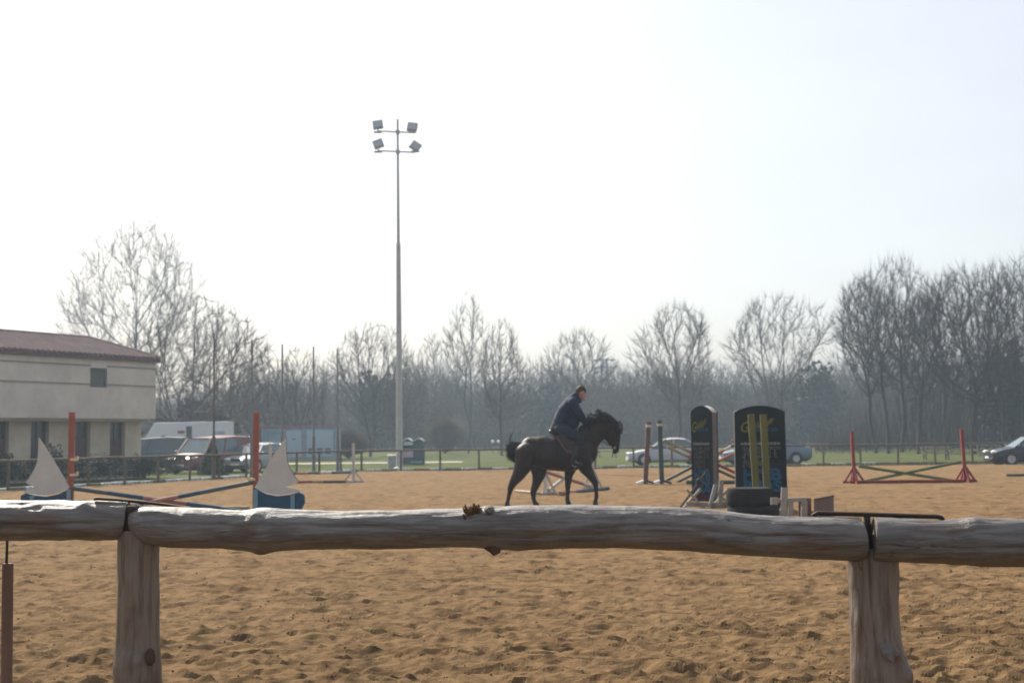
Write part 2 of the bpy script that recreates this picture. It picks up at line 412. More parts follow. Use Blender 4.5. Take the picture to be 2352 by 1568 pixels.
for i, (a, b_, c, d) in enumerate(lo_h):
    mb = MB(); fr = .08; n0 = -REC-.2
    hbox(mb, a, b_, n0-.06, n0, c, c+fr); hbox(mb, a, b_, n0-.06, n0, d-fr, d); hbox(mb, a, a+fr, n0-.06, n0, c+fr, d-fr); hbox(mb, b_-fr, b_, n0-.06, n0, c+fr, d-fr)
    hbox(mb, (a+b_)/2-.03, (a+b_)/2+.03, n0-.06, n0, c+fr, d-fr)
    o = mb.build('door' if i == 2 else 'window', M('brown_frame', (.07, .05, .04), .6), house)
    mb = MB(); hbox(mb, a+fr, b_-fr, n0-.05, n0-.03, c+fr, d-fr); mb.build('pane', glass_m, o)
    if i != 2:
        mb = MB(); hbox(mb, a+fr, b_-fr, n0-.028, n0-.01, c+fr, c+(d-c)*.55); mb.build('shutter', M('brown_shutter', (.10, .055, .045), .7), o)
        mb = MB(); hbox(mb, a-.1, b_+.1, -REC+.002, -REC+.1, c-.08, c); mb.build('sill', render_l, o)
# hip roof with ribbed tiles
tile_m = M('roof_clay', (.19, .120, .115), .9, rgb2=(.13, .088, .086), scale=1.5, bump=.01, bscale=14)
OV = .16; ze = z_eave+.06; run = HW/2+OV; zr = ze+run*.40
def roof_pt(u, n): return HP(u, n, 0)
e = [(-OV, OV), (HLn+OV, OV), (HLn+OV, -HW-OV), (-OV, -HW-OV)]; rd = [(run-OV, -HW/2), (HLn-run+OV, -HW/2)]
mb = MB()
E = [HP(u, n, ze) for u, n in e]; RR = [HP(u, n, zr) for u, n in rd]
mb.add(E+RR, [(0, 1, 5, 4), (1, 2, 5), (2, 3, 4, 5), (3, 0, 4)])
mb.add([p-Vector((0, 0, .14)) for p in E], [(0, 1, 2, 3)])
roof = mb.build('roof', tile_m, house)
mb = MB(); 
hbox(mb, -OV, HLn+OV, OV-.12, OV-.002, ze-.17, ze-.02); mb.build('gutter', M('gutter_brown', (.10, .065, .055), .6), roof)
tile0 = None; nt_ = 0; u = -OV+.15
while u < HLn+OV-.1:
    # barrel tile courses, each one reaching up to the hip or the ridge
    lim = run if run < u+OV else (u+OV)
    lim = min(lim, HLn+OV-u)
    sl_ = (zr-ze)/run; lc = max(.25, lim)
    pts = [HP(u, OV+.05, ze+.035-.02), HP(u, OV-lc, ze+.035+sl_*lc)]
    MB().tube(pts, [.085, .075], 6).build('roof_tile', tile_m, roof, 'auto'); u += .30
# ridge and hip caps
mb = MB(); mb.tube([E[0]+Vector((0, 0, .05)), RR[0]+Vector((0, 0, .05)), RR[1]+Vector((0, 0, .05)), E[1]+Vector((0, 0, .05))], .10, 8); mb.build('ridge_cap', tile_m, roof, 'auto')
mb = MB(); c_ = HP(.9, -HW/2-.9, ze+.55); mb.box((c_.x, c_.y, c_.z), (.28, .28, .5)); mb.box((c_.x, c_.y, c_.z+.28), (.42, .42, .06)); mb.build('chimney', M('chimney_grey', (.16, .15, .14), .9), roof)

# ------------------------------------------------------------------ hedge and shrubs at the house
leaf_d = M('hedge_leaf', (.030, .050, .030), .8, var=.4, scale=6)
def leaf_cloud(name, centre, rad, n, size, mat, seed, parent=None, fill=.5, cone=False):
    rng = np.random.RandomState(seed)
    d = rng.normal(size=(n, 3)); d /= np.linalg.norm(d, axis=1)[:, None]; rr = (fill+(1-fill)*rng.rand(n))[:, None]
    lump = 1+.22*np.sin(d[:, :1]*5+seed)*np.cos(d[:, 1:2]*4+seed*2)+.15*np.sin(d[:, 2:3]*9)
    P = d*rr*lump
    if cone:
        hgt = rng.rand(n)**1.5; a = rng.rand(n)*6.28; r_ = (1-hgt)*(.6+.4*rng.rand(n)); P = np.stack([np.cos(a)*r_, np.sin(a)*r_, hgt*2-1], 1)
    P = P*np.array(rad)+np.array(centre)
    a = rng.normal(size=(n, 3)); a /= np.linalg.norm(a, axis=1)[:, None]; b2 = np.cross(a, rng.normal(size=(n, 3))); b2 /= np.linalg.norm(b2, axis=1)[:, None]
    s = size*rng.uniform(.5, 1.3, (n, 1))
    V = np.stack([P-a*s*.5, P+b2*s*.4, P+a*s*.5, P-b2*s*.4], 1).reshape(-1, 3)
    return np_mesh(name, V, np.arange(4*n).reshape(-1, 4), mat, parent, smooth=False)
def local_shrub(label, loc, rad, n, size, mat, seed, cat='shrub', cone=False, name='garden_shrub', group=None):
    t = thing(name, label, cat, loc, group=group)
    mb = MB()
    for k in range(5):
        a = k*1.3; mb.tube([(math.cos(a)*.05, math.sin(a)*.05, -.08), (math.cos(a)*rad[0]*.4, math.sin(a)*rad[1]*.4, rad[2]*1.2)], [.035, .012], 5)
    mb.build('stem', M('twig_bark', (.075, .06, .05), .9), t)
    leaf_cloud('foliage', (0, 0, rad[2]*.98), rad, n, size, mat, seed, t, cone=cone)
    return t
hp = HC+hd*2.2+hn*.9
hedge = thing('hedge', 'low dark clipped hedge along the foot of the pale house wall', 'hedge', (HC+hn*.9)[:])
for i, k in enumerate(range(9)):
    p = hd*(.6+1.55*k); leaf_cloud('foliage', (p.x, p.y, .46), (1.0, 1.0, .52), 3200, .06, leaf_d, 20+i, hedge)
for vx, dn, h_, lab in ((125, .5, 1.0, 'spiky dark green garden shrub by the house wall between door and window'), (14, .6, .8, 'dark garden shrub by the house wall near the left edge'), (330, .4, .5, 'small dark shrub at the right corner of the house')):
    u_, _ = hu(vx, 1040, -REC+dn); p = HC+hd*u_+hn*(-REC+dn)
    local_shrub(lab, (p.x, p.y, 0), (.42, .42, h_*.72), 900, .09, leaf_d, int(vx), group=None)
# ================================================================== TREES
bark = M('bark_grey', (.062, .055, .048), .95, rgb2=(.035, .032, .028), scale=4)
bark_far = M('bark_far', (.055, .047, .041), .95, rgb2=(.028, .025, .023), scale=.5)
twig_warm = M('twig_warm', (.085, .062, .048), .95, rgb2=(.05, .04, .033), scale=.6)

def segs_mesh(name, segs, mat, parent=None, k=3, loc=None):
    A = np.array([s[0] for s in segs], dtype=float); B = np.array([s[1] for s in segs], dtype=float)
    ra = np.array([s[2] for s in segs]); rb = np.array([s[3] for s in segs])
    d = B-A; L = np.linalg.norm(d, axis=1, keepdims=True)+1e-9; d = d/L
    ref = np.where(np.abs(d[:, 2:3]) < .9, np.array([[0, 0, 1.]]), np.array([[1., 0, 0]]))
    x = np.cross(d, ref); x /= np.linalg.norm(x, axis=1, keepdims=True); y = np.cross(d, x)
    rings = []
    for P, r in ((A, ra), (B, rb)):
        for i in range(k):
            t = 2*math.pi*i/k; rings.append(P+(x*math.cos(t)+y*math.sin(t))*r[:, None])
    V = np.stack(rings, 1); n = len(segs)
    base = np.arange(n)[:, None]*2*k
    Fc = np.concatenate([base+np.array([i, (i+1) % k, k+(i+1) % k, k+i]) for i in range(k)], 0)
    o = np_mesh(name, V.reshape(-1, 3), Fc, mat, parent, smooth=True)
    if loc is not None: o.location = loc
    return o

from mathutils.kdtree import KDTree
def scol(seed, H, W, cb=.28, limbs=8, fork=.35, leader=.75, npts=1000, lean=(0, 0), peak=.5, stems=1, step=None, rtip=.010, up=.16, ntw=6, rp=2.25):
    """bare tree grown towards points that fill its crown; returns thick, thin and hair-fine pieces in metres"""
    rg = random.Random(seed); D = step or H/46; P = [Vector((0, 0, 0))]; par = [-1]
    lump = [rg.uniform(0, 6.28) for _ in range(6)]
    def env(zf, az):
        zf = min(max(zf, 0), 1); k = math.log(.5)/math.log(peak); r = max(0, math.sin(math.pi*zf**k))**.62
        return W/2*r*(1+.17*math.sin(az+lump[3])+.17*math.sin(2*az+lump[0]+zf*3)+.14*math.sin(3*az+lump[1]-zf*7)+.12*math.sin(9*zf+lump[2]+az))
    cz0 = cb*H; lx, ly = lean[0]*H, lean[1]*H
    def cpt(zf, az, k): z = cz0+(H-cz0)*zf; r = env(zf, az)*k; return Vector((math.cos(az)*r+lx*(z/H), math.sin(az)*r+ly*(z/H), z))
    def run(path, start):
        last = start
        for q in path:
            L = (q-P[last]).length; n = max(1, int(L/D)); a = P[last].copy()
            for i in range(1, n+1):
                P.append(a.lerp(q, i/n)+Vector((rg.gauss(0, .05), rg.gauss(0, .05), 0))*D); par.append(last); last = len(P)-1
        return last
    tops = []
    for s_ in range(stems):
        a0 = 6.28*s_/stems+rg.random(); wob = 0 if stems == 1 else W*.13
        th_ = H*(leader if stems == 1 else leader*rg.uniform(.75, 1)); pts = []
        for k in range(1, 5):
            f = k/4; pts.append(Vector((lx*f*leader+math.cos(a0)*wob*f**.8+rg.gauss(0, .012)*H, ly*f*leader+math.sin(a0)*wob*f**.8+rg.gauss(0, .012)*H, th_*f)))
        b0 = len(P); run(pts, 0); tops.append((b0, len(P)-1))
    for k in range(limbs):
        b0, b1 = tops[k % stems]; f = (k+.5)/limbs; h0 = H*(fork+(leader-fork)*.62*f*(1 if stems == 1 else .6)); cand = min(range(b0, b1+1), key=lambda i: abs(P[i].z-h0)); s0 = P[cand].copy()
        az = k*2.4+rg.uniform(-.3, .3); t_ = cpt(.12+.78*f**.8, az, .82)
        if t_.z < s0.z+.04*H: t_.z = s0.z+.06*H
        mid = s0.lerp(t_, .5)+Vector((math.cos(az), math.sin(az), 0))*W*.05+Vector((0, 0, -.015*H)); pth = []
        for i in range(1, 6):
            f2 = i/5*.86; pth.append(s0*(1-f2)**2+mid*2*f2*(1-f2)+t_*f2*f2)
        run(pth, cand)
    # branches: each new one springs from the best placed older one and bends out to a point of the crown
    cap = 9000; PA = np.zeros((cap, 3)); DA = np.zeros((cap, 3)); m = len(P)
    PA[:m] = np.array([tuple(p) for p in P]); DA[0] = (0, 0, 1)
    for i in range(1, m): d_ = P[i]-P[par[i]]; DA[i] = tuple(d_.normalized())
    i0 = next((i for i in range(m) if P[i].z > min(fork, cb)*H*.9), 1); ok = np.zeros(cap, bool); ok[:m] = PA[:m, 2] > min(fork, cb+.02)*H*.85
    k = 0; tries = 0; nT = int(npts*.70)
    while k < nT and tries < nT*6 and m < cap-60:
        tries += 1; zf = rg.random(); az = rg.random()*6.28
        if rg.random() > (env(zf, az)/(W*.55))**1.3: continue
        a = cpt(zf, az, (.35+.75*rg.random()**.7) if k > nT*.2 else rg.uniform(.75, 1.05)); av = np.array(tuple(a))
        dv = av-PA[:m]; L = np.linalg.norm(dv, axis=1)+1e-6; cs = (dv*DA[:m]).sum(1)/L; up_ = dv[:, 2]/L
        rv = av-np.array((lx*.4, ly*.4, H*fork*.5)); rv /= np.linalg.norm(rv)+1e-6; cr_ = (dv@rv)/L
        cost = L*(1+2.0*(1-cs)+1.6*(1-cr_)+.5*np.clip(-up_-.05, 0, 1)*2); cost[~ok[:m]] = 1e9; cost[L < D*.8] = 1e9
        i = int(np.argmin(cost)); Li = float(L[i])
        if cost[i] > 1e8: continue
        k += 1; p0 = P[i]; c1 = p0+Vector(DA[i])*Li*.30+Vector((rg.gauss(0, .04), rg.gauss(0, .04), rg.gauss(.02, .03)))*Li
        a = a+Vector((0, 0, Li*.04)); n_ = max(1, int(Li/(D*1.25))); last = i
        for q in range(1, n_+1):
            f = q/n_; p = p0*(1-f)**2+c1*2*f*(1-f)+a*f*f; P.append(p); par.append(last); PA[m] = tuple(p); d_ = (p-P[last]).normalized(); DA[m] = tuple(d_); ok[m] = True; last = m; m += 1
    n = len(P); acc = [0.]*n; nk = [0]*n
    for i in range(1, n): nk[par[i]] += 1
    for i in range(n-1, 0, -1):
        if nk[i] == 0: acc[i] = rtip**rp
        acc[par[i]] += acc[i]
    rad = [a**(1/rp) for a in acc]; thick = []; thin = []; fine = []
    for i in range(1, n):
        p = par[i]; ra = rad[p] if (rad[p] < rad[i]*1.6 or p == 0) else rad[i]*1.1; k = 1.0
        if p == 0: ra = rad[i]*1.25
        sg = (P[p], P[i], ra, rad[i]); (thick if rad[i] > rtip*5.5 else thin).append(sg)
        if rad[i] < rtip*4:
            d = (P[i]-P[p]).normalized()
            if nk[i] == 0:
                oc = P[i]-Vector((lx*.6, ly*.6, cz0+(H-cz0)*.30)); oc.normalize()
                for c in range(4):
                    v = (d*.8+oc+Vector((rg.gauss(0, .3), rg.gauss(0, .3), rg.gauss(.2, .25)))).normalized(); fine.append((P[i]-d*D*.3, P[i]+v*D*rg.uniform(2, 4.2)))
            for c in range(ntw if nk[i] else ntw+2):
                v = (d+Vector((rg.gauss(0, .55), rg.gauss(0, .55), rg.gauss(.35, .4)))).normalized(); L = D*rg.uniform(.8, 2.4); b0 = P[p].lerp(P[i], rg.random()); fine.append((b0, b0+v*L))
    return thick, thin, fine

def fine_mesh(name, arrs, mat, parent=None, w=.016):
    A = np.concatenate([a for a, b in arrs]); B = np.concatenate([b for a, b in arrs]); n = len(A); rng = np.random.RandomState(n % 1000)
    d = B-A; s_ = np.cross(d, rng.normal(size=(n, 3))); s_ /= np.linalg.norm(s_, axis=1, keepdims=True)+1e-9; s_ *= (w*rng.uniform(.6, 1.3, (n, 1)))
    return np_mesh(name, np.stack([A-s_, A+s_, B], 1).reshape(-1, 3), np.arange(3*n).reshape(-1, 3), mat, parent, k=3, smooth=False)
def fine_scaled(fine, sx, sz, off=(0, 0, 0), rot=0.):
    c, s_ = math.cos(rot), math.sin(rot); out = []
    for j in (0, 1):
        P = np.array([f[j] for f in fine], float); out.append(np.stack([(P[:, 0]*c-P[:, 1]*s_)*sx+off[0], (P[:, 0]*s_+P[:, 1]*c)*sx+off[1], P[:, 2]*sz+off[2]], 1))
    return tuple(out)
def scaled(segs, sx, sz, rs, off=(0, 0, 0), rot=0.):
    c, s_ = math.cos(rot), math.sin(rot); out = []
    for a, b_, ra, rb in segs:
        out.append(((a.x*c-a.y*s_)*sx+off[0], (a.x*s_+a.y*c)*sx+off[1], a.z*sz+off[2]) and
                   (((a.x*c-a.y*s_)*sx+off[0], (a.x*s_+a.y*c)*sx+off[1], a.z*sz+off[2]), ((b_.x*c-b_.y*s_)*sx+off[0], (b_.x*s_+b_.y*c)*sx+off[1], b_.z*sz+off[2]), ra*rs, rb*rs))
    return out

bark_dark = M('bark_dark', (.035, .032, .028), .95, rgb2=(.02, .02, .018), scale=4)
def tree(vx, Y, vtop, wpx, label, group=None, mat=bark, seed=1, tw_mat=None, tw=.0, **kw):
    base = at(vx, 1000, Y); H = at(vx, vtop, Y).z*1.03+.1; Wd = wpx/F*Y
    thick, thin, fine = scol(seed, H, Wd, **kw)
    t = thing('bare_tree', label, 'tree', (base.x, Y, -.12), group=group)
    segs_mesh('trunk', [(a, b_, c, d) for a, b_, c, d in thick], mat, t, k=6)
    segs_mesh('crown', thin, mat, t, k=3)
    fine_mesh('twigs', [fine_scaled(fine, 1, 1)], tw_mat or mat, t, w=.005+.00003*Y+tw*.5)
    return t

tree(312, 150, 522, 350, 'tallest bare tree with a broad round crown rising behind the red roof', seed=11, cb=.16, limbs=15, fork=.26, leader=.80, npts=2500, peak=.50)
tree(395, 96, 690, 330, 'spreading bare tree at the right corner of the house, limbs arching right', seed=23, cb=.10, limbs=11, fork=.12, leader=.7, npts=1700, lean=(.10, 0), stems=2, peak=.45, tw_mat=twig_warm)
tree(520, 118, 705, 170, 'twiggy bare tree behind the white horse lorry', seed=31, cb=.12, limbs=9, fork=.2, leader=.8, npts=1000, peak=.45, stems=2, tw_mat=twig_warm)
tree(610, 126, 800, 160, 'low bare tree behind the second orange sail post', seed=37, cb=.1, limbs=7, fork=.15, leader=.7, npts=900, stems=2, tw_mat=twig_warm)
tree(690, 120, 805, 170, 'bushy bare tree behind the blue cabin', seed=41, cb=.1, limbs=8, fork=.15, leader=.7, npts=1000, stems=3)
tree(850, 128, 748, 170, 'bare forked tree just left of the tall floodlight mast', seed=43, cb=.2, limbs=9, fork=.25, leader=.7, npts=1000, stems=2, peak=.6)
tree(925, 140, 815, 110, 'small dark bare tree close behind the floodlight mast', seed=47, cb=.15, limbs=6, fork=.2, npts=700, stems=2)
tree(1000, 190, 770, 80, 'slender pale poplar between the floodlight mast and the tall thin tree', seed=53, cb=.2, limbs=8, fork=.25, leader=.9, npts=500, peak=.5, mat=bark_far)
tree(1075, 150, 685, 100, 'tall thin bare tree with feathery top, highest in the middle of the picture', seed=59, cb=.35, limbs=6, fork=.45, leader=.75, npts=520, peak=.55, stems=2, mat=bark_far)
tree(1152, 128, 742, 125, 'bare tree with a straight trunk on the grass behind the horse tail', seed=61, cb=.24, limbs=10, fork=.3, leader=.92, npts=800, peak=.38)
tree(1328, 165, 763, 145, 'bare round headed tree rising straight above the rider', seed=67, cb=.3, limbs=8, fork=.35, npts=800, leader=.7, peak=.6, mat=bark_far)
tree(1562, 135, 703, 180, 'fan shaped bare tree rising left of the narrow advertising board', seed=71, cb=.22, limbs=10, fork=.28, leader=.62, npts=1150, peak=.62)
tree(1778, 140, 688, 215, 'wide forked bare tree directly above the wide advertising board', seed=79, cb=.22, limbs=8, fork=.2, leader=.5, npts=1100, peak=.68, stems=2)
tree(2012, 118, 650, 140, 'leaning bare tree, leftmost trunk of the tall grove on the right', seed=83, cb=.3, limbs=8, fork=.32, leader=.7, npts=1000, lean=(-.10, 0), peak=.6, mat=bark_dark)
tree(2040, 114, 662, 140, 'bare tree just right of the leaning one in the tall grove', seed=89, cb=.35, limbs=8, fork=.35, leader=.8, npts=800, lean=(-.07, 0), peak=.6, mat=bark_dark)
tree(2070, 122, 600, 180, 'highest bare tree of the grove on the right, thick stem', seed=97, cb=.25, limbs=9, fork=.3, leader=.75, npts=1200, peak=.62, mat=bark_dark)
tree(2108, 110, 690, 140, 'slanting bare tree between the highest one and the darkest one of the grove', seed=101, cb=.3, limbs=7, fork=.3, leader=.7, npts=800, lean=(.08, 0), peak=.6, mat=bark_dark)
tree(2172, 126, 640, 150, 'thin bare tree behind the right red jump stand', seed=131, cb=.3, limbs=8, fork=.35, leader=.8, npts=800, peak=.6, mat=bark_dark)
tree(2236, 108, 622, 220, 'darkest stout bare tree of the grove, forking above the right red jump stand', seed=103, cb=.22, limbs=10, fork=.26, leader=.6, npts=1500, peak=.6, tw=.004, mat=bark_dark)
tree(2300, 120, 612, 160, 'bare tree behind the dark blue car at the right edge', seed=107, cb=.25, limbs=8, fork=.3, leader=.8, npts=1000, peak=.55, mat=bark_dark)
tree(2362, 112, 600, 190, 'last bare tree at the right edge of the picture', seed=109, cb=.22, limbs=9, fork=.28, leader=.75, npts=1200, peak=.55, tw=.004, mat=bark_dark)

# far wood: many thin trees merged into one mass (it reads as one mass in the photograph)
protos = [scol(200+i, 14., 14.*(.42+.06*i), cb=.16, limbs=7, fork=.2, leader=.8, npts=230, stems=1+(i % 2), step=.55, rtip=.020, ntw=5) for i in range(6)]
def wood_mass(name, label, rows, seed, vtop_fn, mat):
    rg = random.Random(seed); th_s = []; fo = []
    for Y0, step in rows:
        vx = -60
        while vx < 2440:
            Y = Y0*rg.uniform(.93, 1.07); v = vtop_fn(vx)+rg.uniform(-34, 34)+14*math.sin(vx*.021+Y0)
            base = at(vx, 1000, Y); H = max(3.0, at(vx, v, Y).z)*rg.choice((1, 1, .9, .8)); pr = protos[rg.randrange(len(protos))]
            k = H/14.; ro = rg.random()*6.28; sx = k*rg.uniform(.95, 1.35); off = (base.x, Y, -.1)
            th_s += scaled(pr[0], sx, k, k*1.1, off, ro); fo.append(fine_scaled(pr[1], sx, k, off, ro)); fo.append(fine_scaled(pr[2][::3], sx, k, off, ro))
            vx += step*rg.uniform(.6, 1.4)
    o = segs_mesh(name, th_s, mat, k=3)
    tag(fine_mesh(name+'_twigs', fo, mat, w=.034), label.replace('mass', 'twig mass'), 'woodland', kind='stuff')
    return tag(o, label, 'woodland', kind='stuff')
def top_line(vx):
    xs = [-60, 400, 600, 760, 860, 960, 1060, 1200, 1330, 1450, 1560, 1680, 1800, 1930, 2060, 2440]
    vs_ = [930, 930, 860, 850, 860, 850, 838, 850, 835, 848, 838, 838, 850, 830, 805, 800]
    return float(np.interp(vx, xs, vs_))
wood_mass('far_woodland', 'hazy grey mass of bare woodland closing the far side of the meadow', [(205, 34), (235, 30), (262, 28), (290, 28)], 5, top_line, bark_far)
wood_mass('near_woodland', 'brownish mass of lower bare trees standing in front of the far wood', [(180, 56), (192, 50)], 15, lambda v: top_line(v)+22, twig_warm)

# undergrowth: upright brush in front of and inside the wood, so that nothing shows through at eye height
def brush(name, label, n, Y0, Y1, hfun, seed, mat, wd=.05):
    rng = np.random.RandomState(seed); Y = rng.uniform(Y0, Y1, n); vx = rng.uniform(-120, 2470, n); X = (vx-1176)/F*Y
    H = hfun(vx, rng)*Y/230; a = rng.uniform(0, 6.28, n); ln = rng.uniform(-.28, .28, (n, 2)); w_ = wd*rng.uniform(.6, 1.8, n)
    P0 = np.stack([X, Y, np.full(n, -.1)], 1); top = P0+np.stack([ln[:, 0]*H, ln[:, 1]*H, H], 1)
    z0 = rng.rand(n)*.45; P0 = P0+(top-P0)*z0[:, None]
    sd = np.stack([np.cos(a), np.sin(a), 0*a], 1)*w_[:, None]
    V = np.stack([P0-sd, P0+sd, top], 1).reshape(-1, 3)
    o = np_mesh(name, V, np.arange(3*n).reshape(-1, 3), mat, k=3, smooth=False)
    return tag(o, label, 'undergrowth', kind='stuff')
brush('undergrowth', 'dense bluish brush and saplings filling the foot of the far wood', 62000, 186, 285, lambda vx, r: np.clip(r.gamma(3.2, 1.9, len(vx))*(.75+.5*np.sin(vx*.045)*np.sin(vx*.017+1)+.3*np.sin(vx*.11)), .6, 11), 8, bark_far, .055)
rng_g = None
def grove_brush():
    rng = np.random.RandomState(44); n = 15000; Y = rng.uniform(112, 165, n); vx = rng.uniform(1870, 2480, n); X = (vx-1176)/F*Y
    H = np.clip(rng.gamma(2.2, 1.5, n), .4, 9)*np.clip((vx-1840)/260, .3, 1.2); a = rng.uniform(0, 6.28, n); P0 = np.stack([X, Y, rng.rand(n)*H*.35-.1], 1)
    top = P0+np.stack([rng.normal(size=n)*.2*H, rng.normal(size=n)*.2*H, H], 1); sd = np.stack([np.cos(a), np.sin(a), 0*a], 1)*rng.uniform(.012, .04, (n, 1))
    keep = rng.rand(n) < np.clip((Y-118)/25, .12, 1)
    V = np.stack([P0-sd, P0+sd, top], 1)[keep].reshape(-1, 3); m = keep.sum()
    tag(np_mesh('grove_undergrowth', V, np.arange(3*m).reshape(-1, 3), bark_dark, k=3, smooth=False), 'dark brush and saplings between the trunks of the right hand grove', 'undergrowth', kind='stuff')
grove_brush()
# darker evergreen clumps among the wood
ever = M('evergreen_leaf', (.022, .038, .028), .85, var=.4, scale=.8)
for i, (vx, Y, vt, wp, lab) in enumerate([(870, 178, 868, 120, 'dark evergreen clump in the wood left of the floodlight mast'),
        (1262, 190, 895, 110, 'dark evergreen clump in the wood behind the rider'), (1880, 180, 845, 120, 'dark evergreen between the forked tree and the grove'),
        (2320, 128, 800, 150, 'dark ivy covered evergreen at the right edge behind the grove'), (2150, 150, 880, 130, 'dark evergreen behind the right red jump stand'),
        (1640, 195, 905, 140, 'dark evergreen behind the narrow advertising board'), (460, 112, 930, 150, 'dark evergreen thicket behind the white horse lorry')]):
    base = at(vx, 1000, Y); H = at(vx, vt, Y).z; Wd = wp/F*Y
    t = thing('evergreen_tree', lab, 'tree', (base.x, Y, -.1))
    MB().tube([(0, 0, 0), (.1, 0, H*.5), (0, 0, H*.85)], [.3, .2, .06], 7).build('trunk', bark, t, 'auto')
    leaf_cloud('crown', (0, 0, H*.52), (Wd/2, Wd/2, H*.5), 3800, .62, ever, 60+i, t, fill=.25)

# pale willow bush right of the mast
def bush(vx, Y, vt, wpx, label, mat, seed, n=1300, name='bare_bush'):
    base = at(vx, 1000, Y); H = at(vx, vt, Y).z; Wd = wpx/F*Y; rg = random.Random(seed); sg = []
    for k in range(n//8):
        a = rg.random()*6.28; el = rg.uniform(.35, 1.5); L = rg.uniform(.5, 1.12)
        d = Vector((math.cos(a)*math.cos(el)*Wd/2, math.sin(a)*math.cos(el)*Wd/2, math.sin(el)*H)); p = Vector((0, 0, 0)); m = d*.5+Vector((0, 0, .08*H))
        sg += [(p, m*L, .035, .022), (m*L, d*L, .022, .012)]
        for q in range(7):
            s0 = (m*L).lerp(d*L, rg.random()*.9); e_ = s0+Vector((rg.gauss(0, .14)*Wd, rg.gauss(0, .14)*Wd, rg.uniform(-.02, .2)*H)); sg.append((s0, e_, .016, .009))
    t = thing(name, label, 'bush', (base.x, Y, -.1)); segs_mesh('branches', sg, mat, t)
    return t
bush(1022, 150, 955, 115, 'rounded olive tinted bush on the meadow edge right of the mast', M('willow_twig', (.13, .10, .055), .9, rgb2=(.08, .065, .04), scale=.8), 3, n=4200)
bush(800, 120, 985, 110, 'brownish bush between the blue cabin and the mast', twig_warm, 4, n=3600)
bush(400, 100, 965, 200, 'tangled brown thicket behind the dark van', twig_warm, 5, n=4200)

# power line tower above the wood
p = at(1391, 1000, 300); H = at(1391, 822, 300).z; st_m = M('pylon_steel', (.20, .21, .22), .6, metal=.4)
t = thing('power_pylon', 'distant steel power pylon with two cross arms just above the wood', 'pylon', (p.x, 300, -.1))
for sx, sy in ((-1, -1), (1, -1), (1, 1), (-1, 1)): MB().beam((sx*1.5, sy*1.5, 0), (sx*.45, sy*.45, H), .35, .35).build('leg', st_m, t)
mb = MB()
for k in range(9):
    z0 = H*k/9; z1 = H*(k+1)/9; a = 1.5-1.05*k/9; c = 1.5-1.05*(k+1)/9
    mb.beam((-a, -a, z0), (c, -c, z1), .14, .14); mb.beam((a, -a, z0), (-c, -c, z1), .14, .14)
mb.build('lattice', st_m, t)
for z0 in (H-.3, H-1.9): MB().beam((-2.3, 0, z0), (2.3, 0, z0), .3, .3).build('cross_arm', st_m, t)
# ================================================================== FLOODLIGHT MAST
galv = M('galvanised_steel', (.42, .41, .41), .6, rgb2=(.33, .33, .34), scale=5)
pm = gnd(918, 1076); Ym = pm.y; topz = at(911, 272, Ym).z
mast = thing('floodlight_mast', 'tall grey floodlight mast with four lamps on two cross arms', 'floodlight', (pm.x, Ym, -.05))
zj = at(914, 560, Ym).z
MB().tube([(0, 0, 0), (0, 0, zj*.5), (0, 0, zj)], [.175, .145, .115], 14).build('mast_base', galv, mast, 'auto')
MB().tube([(0, 0, zj-.2), (0, 0, topz*.8), (0, 0, topz)], [.085, .07, .055], 12).build('mast_top', galv, mast, 'auto')
MB().tube([(0, 0, zj-.12), (0, 0, zj+.12)], [.13, .10], 14).build('collar', galv, mast, 'auto')
MB().lathe([(.32, 0), (.32, .1), (.2, .14)], 16).build('foot_plate', galv, mast, 'auto')
lampm = M('lamp_housing', (.36, .36, .38), .5); lampg = M('lamp_glass', (.35, .37, .40), .15, var=.1)
for k, (vy, xs) in enumerate(((300, ((868, 285, -.15), (947, 290, .15))), (345, ((869, 329, -.35), (954, 334, .6))))):
    z = at(911, vy, Ym).z+.0; x0 = at(867, vy, Ym).x-pm.x; x1 = at(953, vy+3, Ym).x-pm.x
    MB().beam((x0, -.05, z+.02), (x1, -.05, z-.09), .07, .07).build('cross_arm', galv, mast)
    MB().box((0, 0, z-.03), (.2, .22, .22)).build('clamp', galv, mast, bevel=.02)
    for vx, vyc, tilt in xs:
        q = at(vx, vyc, Ym); lx = q.x-pm.x; lz = q.z
        fl = MB()
        rot = Matrix.Rotation(tilt, 3, 'Y') @ Matrix.Rotation(R(-22), 3, 'X')
        pr = [(-.23, -.27), (.23, -.27), (.29, .27), (-.29, .27)]
        fl.box((lx, -.02, lz), (.54, .16, .50), rot); fl.box((lx, .1, lz), (.36, .22, .34), rot)
        hsg = fl.build('lamp_housing', lampm, mast, bevel=.03)
        o_ = rot @ Vector((0, -.115, 0)); MB().box((lx+o_.x, -.02+o_.y, lz+o_.z), (.46, .02, .42), rot).build('glass', lampg, hsg)
        MB().beam((lx, 0, z-.02), (lx, 0, lz-.2), .05, .28).build('bracket', galv, mast)
        MB().box((lx, -.05, z-.04), (.42, .14, .09)).build('mount_plate', galv, mast)

# concrete drum at the foot of the mast
p = gnd(904, 1073)
t = thing('concrete_drum', 'grey concrete drum with a cream lid beside the foot of the floodlight mast', 'drum', (p.x-.05, p.y-.5, -.05))
MB().lathe([(.26, 0), (.25, .1), (.23, .66)], 18).build('drum', M('concrete', (.34, .34, .32), .9, rgb2=(.24, .25, .24), scale=4, bump=.004), t, 'auto')
MB().lathe([(.25, .665), (.25, .73), (.2, .75)], 18).build('lid', M('cream_paint', (.75, .68, .55), .7), t, 'auto')

